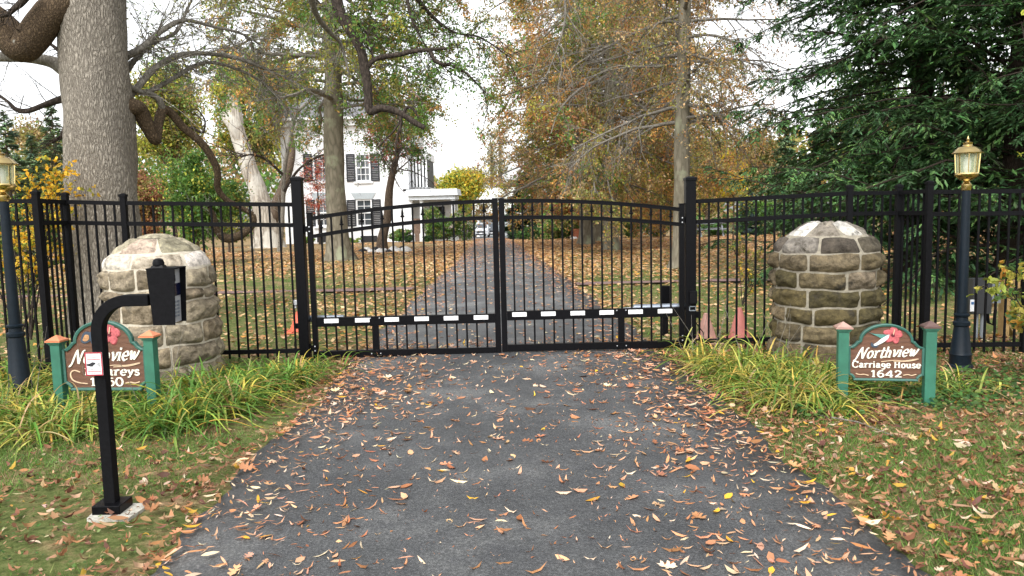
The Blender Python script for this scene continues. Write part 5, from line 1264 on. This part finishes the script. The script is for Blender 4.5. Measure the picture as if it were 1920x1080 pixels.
# high limb reaching over the drive and its dark hanging arm
HL = [W(200, -170, OD), W(330, -230, 10), W(480, -190, 9.4), W(590, -110, 9), W(628, -20, 8.8)]
tw_limb(oak, HL, [.2, .15, .12, .09, .065], n=30, mat='bark_dark')
tw_limb(oak, Wl([(628, -20), (638, 25), (660, 62), (677, 95), (684, 130), (690, 165), (693, 207), (712, 203), (735, 206), (757, 216), (775, 228), (796, 240)], 8.8), [.062, .060, .052, .048, .05, .045, .046, .042, .042, .034, .034, .026], n=60, m=12, mat='bark_dark')
tw_limb(oak, Wl([(686, 128), (702, 112), (722, 106), (750, 102), (775, 96), (805, 93), (846, 90)], 8.8), [.03, .026, .028, .024, .024, .02, .012], mat='bark_dark', n=30)
tw_limb(oak, Wl([(806, 93), (812, 108), (822, 118), (850, 124), (875, 138), (895, 158), (910, 175)], 8.8), [.022, .02, .02, .013, .01, .008, .005], mat='bark_dark', n=26, twigs=12, tl=.5, leaf=(5, .05, [(GR2, 3), ((.11, .2, .05), 3), (OL, 1)]))
tw_limb(oak, Wl([(748, 212), (752, 232), (745, 255), (742, 285), (748, 318)], 8.8), [.02, .018, .014, .010, .005], mat='bark_dark', twigs=8, tl=.5)
tw_limb(oak, Wl([(750, 228), (738, 246), (722, 262), (705, 280)], 8.8), [.014, .012, .009, .005], mat='bark_dark', twigs=4, tl=.4)
tw_limb(oak, Wl([(757, 216), (762, 202), (774, 204), (785, 222)], 8.8), [.02, .018, .014, .006], mat='bark_dark')
tw_limb(oak, Wl([(700, 112), (696, 90), (688, 60)], 8.8), [.014, .01, .005], mat='bark_dark', twigs=8, tl=.5, leaf=(5, .05, [(GR2, 3), (OL, 1)]))
tw_limb(oak, [W(480, -190, 9.4), W(560, -90, 11), W(590, 20, 12), W(618, 60, 12.6), W(640, 85, 13), W(655, 140, 13)], [.08, .06, .045, .036, .025, .012], mat='bark_twig', twigs=26, tl=.9, leaf=(2, .05, [(GR2, 3), (OL, 2)]))
tw_limb(oak, [W(480, -190, 9.4), W(700, -150, 11), W(760, -40, 12), W(800, 20, 12.4), W(850, 60, 12.8), W(900, 70, 13), W(960, 110, 13.2)], [.09, .07, .05, .03, .02, .015, .008], mat='bark_dark', twigs=60, tl=1.0, td=.3, leaf=(4, .06, [((.11, .20, .05), 4), (GR2, 3), (OL, 1), (YG, .6)]), sub=6)
tw_limb(oak, [W(760, -40, 12), W(770, 30, 11.6), W(800, 90, 11.6), W(830, 150, 11.8)], [.03, .02, .012, .006], mat='bark_dark', twigs=22, tl=.8, td=.5, leaf=(3, .055, [((.11, .20, .05), 4), (GR2, 3), (OL, 1)]))
tw_limb(oak, [W(628, -20, 8.8), W(900, -160, 10), W(1040, -60, 11), W(1060, 20, 11), W(1045, 90, 11), W(1020, 150, 11)], [.05, .04, .025, .015, .008, .004], mat='bark_twig', twigs=34, tl=.9, td=.4)

# dead pale trunk
b0 = Vector(gb(503, 43)); g = thing('dead_tree', 'bleached dead trunk with a broken top, left of the house', 'tree', b0)
Q, rr = fine([b0 - Vector((0, 0, .2)), W(500, 425, 43), W(487, 370, 43), W(466, 310, 43), W(446, 250, 43), W(438, 205, 43), W(436, 168, 43)], [.85, .62, .50, .42, .38, .38, .22], 40)
trunk_np(Q, rr, 18, .35).build('trunk', M['bark_pale'], g, smooth=True)
tw_limb(g, [W(462, 300, 43), W(440, 245, 42.8), W(424, 222, 42.7), W(416, 212, 42.7)], [.3, .25, .22, .14], mat='bark_pale')
tw_limb(g, [W(505, 430, 43), W(520, 380, 43), W(536, 335, 43), W(548, 290, 43), W(546, 250, 43)], [.36, .28, .23, .18, .10], mat='bark_brown')
# slim pale sapling with fork
b0 = Vector(gb(524, 36)); g = thing('sapling', 'slim pale forked sapling in front of the dead trunk', 'tree', b0)
tw_limb(g, [b0, W(530, 400, 36), W(533, 320, 36), W(545, 255, 36), W(555, 214, 36), W(590, 182, 36), W(640, 140, 36), W(668, 118, 36)], [.12, .10, .09, .085, .075, .06, .04, .02], 'trunk', 'bark_twig', twigs=14, tl=2.2, td=0, tr=.02)
tw_limb(g, [W(555, 214, 36), W(535, 185, 36), W(505, 155, 36), W(480, 130, 36)], [.06, .045, .035, .02], 'limb', 'bark_twig', twigs=12, tl=2, td=0, tr=.02)
# low spreading branches right of the dead trunk (in front of house)
tw_limb(g, [W(533, 330, 36), W(500, 300, 35.5), W(470, 290, 35), W(440, 300, 34.5)], [.07, .05, .04, .02], 'limb', 'bark_dark', twigs=22, tl=2.2, td=.2, tr=.018, leaf=(2, .13, [(OL, 2), (OR, 1), (BR, 1)]))
tw_limb(g, [W(532, 360, 36), W(560, 318, 35.5), W(600, 292, 35), W(632, 290, 34.5)], [.07, .05, .04, .02], 'limb', 'bark_dark', twigs=22, tl=2.2, td=.2, tr=.018, leaf=(1, .11, [(OL, 2), (GR2, 1), (BR, 1)]))

# ================================================================== NEAR SHRUBS
def shrub(label, px, d, stems, pal, leaf, n_t=26, per=7, tl=.35, group=None, asp=.55, sub=4):
    b0 = Vector(gb(px, d)); g = thing('shrub', label, 'shrub', b0, group); nb = NP(); lf = NP()
    for top, r_ in stems:
        t_ = W(*top); m_ = (b0 + t_) / 2 + Vector((random.uniform(-.1, .1), random.uniform(-.1, .1), .05)); Q, rr = fine([b0, m_, t_], [r_, r_ * .7, r_ * .3], 14)
        nb.tubes(Q[None], rr[None], 6); p, d_, _ = spawn(Q[None], n_t, .3, 1, .8, .2); P2 = grow(p, d_, tl * rng.uniform(.4, 1.2, len(p)), 5, .15, .15); nb.tubes(P2, taper(np.full(len(p), .004), 5, .4), 3)
        p, d_, _ = spawn(P2, sub, .2, 1, .7); P3 = grow(p, d_, tl * .5 * rng.uniform(.4, 1.2, len(p)), 4, .2, .15); nb.tubes(P3, taper(np.full(len(p), .002), 4, .4), 3)
        Q3 = np.repeat(P3, per, axis=0); p, _ = along(Q3, rng.uniform(.1, 1, len(Q3)))
        n = len(p); L = leaf * rng.uniform(.6, 1.25, n); D = rnd_dir(n); D[:, 2] -= .4; Nn = rnd_dir(n); Nn[:, 2] = abs(Nn[:, 2]) + .4
        lf.stamp(LANCE, p, D, Nn, L, L * asp, pick(pal(p), n, .15) if callable(pal) else pick(pal, n, .15, np.repeat(np.arange(len(P3)) // 3, per)), rng.uniform(-.1, .2, n))
    nb.build('stems', M['bark_dark'], g); lf.build('leaves', M['leaf'], g)
YB = [((.85, .50, .04), 4), ((.70, .50, .06), 2), (YG, 2)]
shrub('yellow orange leaved bush behind the fence between the lantern and the big oak', 58, 9.7, [((105, 318, 9.7), .014), ((70, 345, 9.6), .014), ((30, 360, 9.8), .012), ((95, 380, 9.9), .012)], YB, .062, 22, 5, .42, asp=.6)
shrub('green undergrowth bush below the yellow bush behind the left fence', 40, 10.2, [((75, 420, 10.2), .014), ((20, 415, 10.3), .014), ((110, 440, 10.4), .012), ((-30, 420, 10.3), .012)], [(GR, 3), (GR2, 3), (YG, 1.5), (YE, .8)], .06, 24, 6, .45)
shrub('thin yellow green sapling behind the fence left of the mossy pillar', 1392, 11.5, [((1396, 445, 11.5), .008), ((1378, 470, 11.6), .007), ((1416, 482, 11.5), .007), ((1404, 520, 11.3), .006)], [(YG, 3), (OL, 2), (YE, .6), (BR, 1)], .05, 14, 2, .18)
shrub('yellow green leafy shrub reaching in from the right edge', 1995, 6.15, [((1925, 518, 6.1), .012), ((1895, 545, 6.0), .010), ((1935, 515, 6.3), .012), ((1918, 575, 5.9), .009), ((1960, 540, 6.1), .01)], [((.30, .34, .06), 3), ((.46, .40, .08), 3), ((.10, .19, .05), 2), ((.5, .24, .04), .5)], .062, 12, 5, .24, asp=.62)
shrub('tall sprig with lime yellow leaves in the top right corner', 2060, 6.4, [((1915, 40, 6.4), .016), ((1935, 15, 6.4), .016)], [((.42, .45, .06), 1)], .06, 9, 3, .22, asp=.8, sub=2)

# ================================================================== DAYLILY CLUMPS
def ribbons(nb, P, wid, col, side=None):
    n, k, _ = P.shape; T = unit(np.gradient(P, axis=1)); S_ = unit(np.cross(T, np.array([0, 0, 1.]))) ; S_ = np.where(np.isnan(S_), 0, S_)
    prof = np.interp(np.linspace(0, 1, k), [0, .2, .6, .9, 1], [.7, 1, .9, .45, .03]); w = wid[:, None, None] * prof[None, :, None] * .5
    mid = P.copy(); mid[..., 2] -= wid[:, None] * .22
    V = np.stack([P - S_ * w, mid, P + S_ * w], 2).reshape(-1, 3); i = np.arange(k - 1)[:, None] * 3; j = np.arange(2)[None]
    q = np.stack([i + j, i + j + 1, i + j + 4, i + j + 3], -1).reshape(-1, 4); nb.add(V, (q[None] + (np.arange(n) * k * 3)[:, None, None]).reshape(-1, 4), np.repeat(col, k * 3, axis=0))
def clump(px, d, n, h, pal, label, group, spread=.12):
    n = int(n * 1.5); h *= .93
    b0 = G(px, d); p = np.array(b0) + np.concatenate([rng.normal(size=(n, 2)) * spread, np.zeros((n, 1))], 1); p[:, 2] = ground_z(p[:, 0], p[:, 1]) - .01
    a = rng.uniform(0, 6.28, n); e = rng.uniform(.55, 1.45, n); D = np.stack([np.cos(a) * np.cos(e), np.sin(a) * np.cos(e), np.sin(e)], -1)
    L = h * rng.uniform(.6, 1.35, n); P_ = grow(p, D, L, 11, 0, .03); t_ = np.linspace(0, 1, 11)[None]
    dr = rng.uniform(.25, 1.0, n)[:, None] * L[:, None] * t_ ** 2.6; P_[..., 2] -= dr; P_[..., 0] += np.cos(a)[:, None] * dr * .55; P_[..., 1] += np.sin(a)[:, None] * dr * .55
    P_[..., 2] = np.maximum(P_[..., 2], b0.z + .005)
    nb = NP(); ribbons(nb, P_, rng.uniform(.008, .019, n), pick(pal, n, .24)); o = nb.build('daylily_clump', M['grass'], None, loc=tuple(b0)); tag(o, label, 'plant', group)
DL = [((.10, .21, .035), 4), ((.16, .27, .05), 3), ((.34, .38, .07), 1.6), ((.55, .44, .08), 1.2), ((.40, .28, .12), .6)]
DY = [((.12, .22, .035), 3), ((.22, .30, .06), 3), ((.44, .42, .10), 2.4), ((.60, .46, .10), 1.6), ((.42, .30, .15), 1)]
gl_ = 'daylily clumps in the left bed'; gr_ = 'daylily clumps in the right bed'
lab_l = 'strappy green daylily clump among the crowded ones in front of the pale pillar'
lab_f = 'strappy yellowing daylily clump in the crowd around the left lamp post base'
lab_r = 'strappy daylily clump with yellowing leaves in the crowd before the mossy pillar'
lab_s = 'sparse daylily clump at the foot of the Carriage House sign'
for px, d, n, h in ((330, 5.5, 110, .48), (285, 5.9, 90, .45), (365, 5.75, 120, .50), (420, 5.9, 110, .46), (395, 6.3, 90, .45), (345, 6.3, 90, .46), (455, 6.2, 90, .42), (490, 6.5, 90, .40), (525, 6.7, 70, .38), (560, 6.9, 60, .36), (450, 6.8, 80, .38), (585, 7.3, 36, .36), (500, 7.2, 60, .3), (240, 6.1, 60, .36), (170, 6.25, 60, .36), (400, 7.2, 60, .3), (250, 5.35, 50, .34)):
    clump(px, d, n, h, DL, lab_l, gl_)
for px, d, n, h in ((20, 5.6, 120, .46), (70, 5.35, 110, .46), (-40, 5.5, 100, .46), (120, 5.3, 80, .44), (30, 6.2, 100, .46), (100, 5.75, 60, .4), (60, 6.8, 80, .44), (-20, 6.9, 80, .44), (160, 5.5, 50, .38)):
    clump(px, d, n, h, DY, lab_f, gl_)
for px, d, n, h in ((1335, 7.0, 90, .42), (1372, 6.6, 100, .44), (1420, 6.7, 110, .46), (1440, 6.1, 120, .46), (1485, 5.85, 130, .46), (1500, 6.3, 110, .48), (1525, 5.6, 110, .42), (1400, 6.2, 90, .40), (1545, 6.0, 80, .40), (1310, 7.45, 60, .38), (1460, 5.6, 80, .36)):
    clump(px, d, n, h, DY, lab_r, gr_)
for px, d, n, h in ((1640, 6.2, 46, .34), (1690, 6.1, 46, .34), (1768, 5.95, 46, .36), (1605, 6.1, 40, .32), (1800, 6.1, 24, .3), (1560, 5.45, 34, .30)):
    clump(px, d, n, h, DY, lab_s, gr_)
# dry stalks
nb = NP(); pp = []
for px, d in ((1310, 7.3), (1345, 6.9), (1395, 6.6), (1430, 6.4), (275, 5.6), (310, 6.6), (80, 6.0), (1300, 7.5), (1480, 6.3), (150, 5.9)):
    for _ in range(2): pp.append(np.array(G(px + random.uniform(-20, 20), d)))
pp = np.array(pp); D = rnd_dir(len(pp)) * .45; D[:, 2] = .9; P_ = grow(pp, D, rng.uniform(.4, .9, len(pp)), 8, .15, .06); nb.tubes(P_, taper(np.full(len(pp), .0028), 8, .4), 4)
o = nb.build('dry_stalks', M['bark_twig']); tag(o, 'thin dry flower stalks among the daylilies', 'dry stalks', None, 'stuff')

# ================================================================== SMALL THINGS ON THE LAWNS
def rock(c, r_, name, label, cat_, group, mat=M['stone_white']):
    bm_ = MB(); n1, n2 = 6, 9; vs = [(c[0], c[1], c[2] - r_ * .3)]; 
    pr = [(.75, -.3), (1., 0), (.9, .4), (.55, .7), (.15, .82)]
    o = MB().lathe(c, [(a_ * r_, b_ * r_) for a_, b_ in pr], 9, rot=random.uniform(0, 3)).build(name, mat, None, loc=tuple(c), smooth=True)
    for v_ in o.data.vertices: v_.co += Vector((random.uniform(-1, 1), random.uniform(-1, 1), random.uniform(-1, 1))) * r_ * .14
    tag(o, label, cat_, group)
for i in range(11):
    px = 680 + i * 8.2; d = 33.2 + (.9 if i % 2 else -.2) - .6 * math.sin(i / 10 * math.pi); rock(G(px, d), random.uniform(.12, .24), 'edging_rock', 'small round rock in the ring around the multi stemmed tree', 'rock', 'rocks edging the tree bed', M['stone_white'] if i % 3 else M['dark'])
def pot(px, d, r_, h, m_, lab):
    p = G(px, d); g = thing('plant_pot', lab, 'plant pot', p, 'pots by the hedge')
    MB().lathe(p, [(r_ * .72, 0), (r_ * .92, h * .7), (r_, h * .86), (r_ * 1.1, h * .87), (r_ * 1.1, h), (r_ * .95, h), (r_ * .9, h * .9)], 20).build('body', m_, g, smooth=True)
    MB().lathe(p, [(r_ * .9, h * .86), (r_ * .9, h * .9)], 16).build('soil', M['mulch'], g)
pot(1080, 46, .36, .62, M['terracotta'], 'terracotta tub right of the white stone')
pot(1043, 46.5, .32, .48, M['terracotta'], 'smaller terracotta pot right of the hedge bush')
rock(G(1076, 44.5), .22, 'white_stone', 'white boulder in front of the terracotta tub', 'rock', None)
# picnic table
p = G(1330, 44); g = thing('picnic_table', 'weathered pale picnic table on the far right lawn', 'picnic table', p)
MB().box(p + Vector((0, 0, .74)), (1.7, .8, .05)).build('table_top', M['conduit'], g)
for sy in (-1, 1): MB().box(p + Vector((0, sy * .72, .45)), (1.7, .26, .05)).build('bench', M['conduit'], g)
for sx in (-.6, .6):
    for sy in (-1, 1): MB().beam(p + Vector((sx, sy * .7, 0)), p + Vector((sx, sy * .25, .71)), .08, .05).build('leg', M['conduit'], g)
    MB().box(p + Vector((sx + .05, 0, .40)), (.05, 1.5, .07)).build('brace', M['conduit'], g)

# ================================================================== LEAVES AND GRASS
def off_drive(x, y): return np.maximum(drive_l(y) - x, x - drive_r(y))
def scatter(n, x0, x1, y0, y1): return rng.uniform(x0, x1, n), rng.uniform(y0, y1, n)
SAL = [((.60, .34, .20), 4), ((.52, .24, .12), 4), ((.72, .54, .37), 1.8), ((.34, .14, .06), 2.4), ((.66, .36, .04), .35), ((.12, .055, .03), .5)]
LIT = [((.30, .155, .08), 4), ((.42, .26, .15), 2.6), ((.19, .085, .045), 3.5), ((.55, .42, .29), .9), ((.55, .31, .05), .6), ((.11, .045, .03), 1.4), ((.38, .18, .08), 2.5)]
def lay(nb, tpl, x, y, z, L, asp, pal, tilt=.25, curl=(.0, .25)):
    n = len(x); a = rng.uniform(0, 6.28, n); D = np.stack([np.cos(a), np.sin(a), rng.normal(size=n) * tilt * .4], -1); Nn = np.stack([rng.normal(size=n) * tilt, rng.normal(size=n) * tilt, np.where(rng.random(n) < .8, 1., -1.)], -1)
    nb.stamp(tpl, np.stack([x, y, z + L * .07], -1), D, Nn, L, L * asp * rng.uniform(.8, 1.2, n), pick(pal, n, .16), rng.uniform(curl[0], curl[1], n))
dl = NP()
# on the asphalt, in front of the gate and beyond
x, y = scatter(36000, -1.7, 1.7, 1.2, 8.6); d_ = -off_drive(x, y); k = d_ > -.02
dens = .30 + .30 * np.clip(snoise(x, y, 2.2, 21), 0, 2) * .5 + .36 * np.exp(-(drive_r(y) - x) / .45) + .4 * np.exp(-(x - drive_l(y)) / .12) + .35 * np.exp(-(x - drive_l(y)) / .3) * (y > 5)
dens *= np.interp(y, [1, 4, 6, 8], [.82, .85, 1., 1.15]); k &= rng.random(len(x)) < dens * .62; x, y = x[k], y[k]; n = len(x); s = rng.random(n)
z = drive_z(y); a = s < .90; lay(dl, LANCE, x[a], y[a], z[a], np.clip(rng.gamma(5, .0098, a.sum()), .018, .105), .19, SAL, .35, (-.1, .35))
a = (s >= .90) & (s < .975); lay(dl, LANCE, x[a], y[a], z[a], rng.uniform(.045, .09, a.sum()), .5, SAL + [((.66, .36, .04), 1.0)])
a = s >= .975; lay(dl, OAKL, x[a], y[a], z[a], rng.uniform(.05, .10, a.sum()), .7, SAL[:4])
x, y = scatter(60000, -4, 2, 8.6, 60); k = off_drive(x, y) < 0; x, y = x[k], y[k]; e = np.minimum(drive_r(y) - x, x - drive_l(y)); k = rng.random(len(x)) < .22 + .75 * np.exp(-e / .22); x, y = x[k], y[k]
L = rng.uniform(.05, .085, len(x)) * np.interp(y, [8, 40], [1, 1.4]); lay(dl, LEAF4, x, y, drive_z(y), L, .35, SAL)
o = dl.build('driveway_leaves', M['litter']); tag(o, 'slender tan fallen leaves strewn over the asphalt', 'fallen leaves', None, 'stuff')
# lawns near the camera
ll = NP()
x, y = scatter(80000, -6.5, 6.8, 1.5, 8.2); d_ = off_drive(x, y); k = d_ > .0
dn = .16 + .7 * np.exp(-d_ / .28) + .22 * snoise(x, y, 1.6, 5) + np.where(x > 0, .46, .03) + np.where((x > 2.2) & (y > 5.8), .25, 0) + np.where(x > 0, .25 * np.exp(-d_ / 1.2), 0)
k &= rng.random(len(x)) < dn; x, y = x[k], y[k]; n = len(x); s = rng.random(n); z = ground_z(x, y) + .012 + rng.uniform(0, .02, n)
a = s < .62; lay(ll, LANCE, x[a], y[a], z[a], np.clip(rng.gamma(5, .0100, a.sum()), .015, .10), .26, LIT, .5, (-.1, .45))
a = (s >= .62) & (s < .955); lay(ll, LANCE, x[a], y[a], z[a], np.clip(rng.gamma(5, .0085, a.sum()), .015, .075), .46, LIT, .65, (-.1, .6))
a = s >= .955; lay(ll, OAKL, x[a], y[a], z[a], rng.uniform(.04, .09, a.sum()), .7, LIT, .65, (0, .6))
o = ll.build('lawn_leaves', M['litter']); tag(o, 'brown and tan fallen leaves lying in the roadside grass', 'fallen leaves', None, 'stuff')
fl_ = NP()
x, y = scatter(330000, -24, 26, 8.2, 47); vis = np.abs(x) < y * .70 + 1; d_ = off_drive(x, y); k = (d_ > 0) & vis
dn = .24 + .55 * np.exp(-d_ / .9) + .20 * snoise(x, y, .8, 6) + np.where(x > 0, np.interp(y, [12, 20, 30], [.0, .22, .45]), np.interp(y, [12, 17, 24, 33, 38], [.0, .0, .22, .18, -.2]))
dn = np.where(np.abs(y - 15.4) < .35, .25, dn); k &= rng.random(len(x)) < dn * .9; x, y = x[k], y[k]
FL = [((.50, .29, .13), 4), ((.60, .41, .23), 3), ((.38, .18, .075), 2.5), ((.52, .26, .06), 1)]
z = ground_z(x, y) + .012; L = rng.uniform(.06, .11, len(x)) * np.interp(y, [8, 20, 45], [.85, 1.15, 1.5]); lay(fl_, LEAF4, x, y, z, L, .55, FL, .4)
o = fl_.build('park_leaves', M['litter']); tag(o, 'orange tan fallen leaves covering the lawns beyond the gate', 'fallen leaves', None, 'stuff')
# grass blades
def blades(nb, x, y, h, pal, w=.0035):
    n = len(x); a = rng.uniform(0, 6.28, n); D = np.stack([np.cos(a) * .55, np.sin(a) * .55, rng.uniform(.35, 1.2, n)], -1); b_ = rng.uniform(0, 6.28, n)
    nb.stamp(BLADE, np.stack([x, y, ground_z(x, y) - .004], -1), D, np.stack([np.cos(b_), np.sin(b_), .2 + 0 * a], -1), h, np.full(n, w) * (1 + h * 8), pick(pal, n, .22))
GP = [((.11, .23, .04), 4), ((.15, .26, .055), 3), ((.24, .25, .09), 1.4), ((.32, .26, .13), 1)]
gr = NP(); x, y = scatter(520000, -6.2, 6.4, 1.6, 8.0); d_ = off_drive(x, y)
dn = .50 + .38 * snoise(x, y, 1.3, 12) + .2 * snoise(x, y, 4.1, 13) - .7 * np.exp(-d_ / .22) - np.where((x > 2.3) & (y > 5.7), .35, 0); fo = np.hypot(x - (x0 + .05), y - 3.78); dn = np.where(fo < .30, -1, dn)
k = (d_ > .02) & (rng.random(len(x)) < dn) & (np.abs(x) < y * .72 + .8); x, y = x[k], y[k]; blades(gr, x, y, rng.uniform(.025, .075, len(x)), GP)
o = gr.build('roadside_grass', M['grass']); tag(o, 'short green grass in front of the fence', 'grass', None, 'stuff')
gr = NP(); x, y = scatter(330000, -18, 20, 8.0, 30); d_ = off_drive(x, y); dn = (.5 + .4 * snoise(x, y, .9, 14)) * np.interp(y, [8, 18, 30], [1, .8, .4]) - .6 * np.exp(-d_ / .3)
k = (d_ > .02) & (rng.random(len(x)) < dn) & (np.abs(x) < y * .70 + .8) & (np.abs(y - 15.4) > .3); x, y = x[k], y[k]; blades(gr, x, y, rng.uniform(.03, .07, len(x)), GP, .006)
o = gr.build('lawn_grass', M['grass']); tag(o, 'green grass of the lawns beyond the gate', 'grass', None, 'stuff')
# ground cover under the right sign and by the lamp
gc = NP(); x, y = scatter(9000, 1.9, 4.6, 5.2, 6.6); k = rng.random(len(x)) < .3 + .35 * snoise(x, y, 3, 31); x, y = x[k], y[k]; n = len(x)
a = rng.uniform(0, 6.28, n); D = np.stack([np.cos(a), np.sin(a), rng.normal(size=n) * .3], -1); Nn = np.stack([rng.normal(size=n) * .35, rng.normal(size=n) * .35 - .3, np.ones(n)], -1); L = rng.uniform(.022, .055, n)
gc.stamp(LANCE, np.stack([x, y, ground_z(x, y) + rng.uniform(.01, .08, n)], -1), D, Nn, L, L * .8, pick([((.06, .14, .035), 3), ((.10, .19, .05), 3), ((.2, .24, .06), 1)], n, .2), rng.uniform(-.1, .1, n))
x, y = scatter(46000, -6, 6.2, 1.8, 7.2); d_ = off_drive(x, y); k = (d_ > .12) & (rng.random(len(x)) < .25 + .4 * snoise(x, y, 2.4, 33)); x, y = x[k], y[k]; n = len(x)
a = rng.uniform(0, 6.28, n); D = np.stack([np.cos(a), np.sin(a), rng.normal(size=n) * .4], -1); Nn = np.stack([rng.normal(size=n) * .5, rng.normal(size=n) * .5, np.ones(n)], -1); L = rng.uniform(.010, .030, n)
gc.stamp(LEAF4, np.stack([x, y, ground_z(x, y) + rng.uniform(.004, .03, n)], -1), D, Nn, L, L * .7, pick([((.07, .16, .04), 3), ((.12, .21, .06), 3), ((.2, .24, .08), 1), ((.30, .18, .09), 2.5), ((.42, .30, .18), 1.2)], n, .22), rng.uniform(-.1, .1, n))
o = gc.build('ground_cover', M['leaf']); tag(o, 'small green ground cover leaves and leaf crumbs on the roadside verges', 'ground cover', None, 'stuff')
# fallen stick by the right bed
p0, p1 = G(1530, 5.3), G(1690, 4.75); o = MB().tube([p0 + Vector((0, 0, .03)), (p0 + p1) / 2 + Vector((.02, .03, .045)), p1 + Vector((0, 0, .02))], [.006, .005, .003], 6).build('fallen_stick', M['bark_twig'], None, loc=tuple(p0)); tag(o, 'thin pale fallen stick on the right verge', 'stick')

# ================================================================== LIGHT, SKY
w = bpy.data.worlds.new('World'); S.world = w; w.use_nodes = True; nt = w.node_tree; bg = nt.nodes['Background']
sky = nt.nodes.new('ShaderNodeTexSky'); sky.sky_type = 'NISHITA'; sky.sun_disc = False; EL, AZ = 48, 200
sky.sun_elevation = R(EL); sky.sun_rotation = R(AZ); sky.air_density = 1.0; sky.dust_density = 2.0; sky.ozone_density = 1.0
hs = nt.nodes.new('ShaderNodeHueSaturation'); hs.inputs['Saturation'].default_value = .10
nt.links.new(sky.outputs[0], hs.inputs['Color']); nt.links.new(hs.outputs[0], bg.inputs[0]); bg.inputs[1].default_value = .15
sd = bpy.data.lights.new('sun', 'SUN'); sd.energy = 1.0; sd.angle = R(30); sd.color = (1, .97, .93); so = bpy.data.objects.new('sun', sd); C.objects.link(so)
sdir = Vector((math.sin(R(AZ)) * math.cos(R(EL)), math.cos(R(AZ)) * math.cos(R(EL)), math.sin(R(EL)))); so.rotation_euler = sdir.to_track_quat('Z', 'Y').to_euler(); so.location = (0, 0, 30)
S.view_settings.view_transform = 'Standard'; S.view_settings.look = 'None'; S.view_settings.exposure = 1.32; S.view_settings.gamma = 1
S.cycles.use_denoising = True; S.cycles.max_bounces = 6; S.cycles.transparent_max_bounces = 8; S.cycles.diffuse_bounces = 3
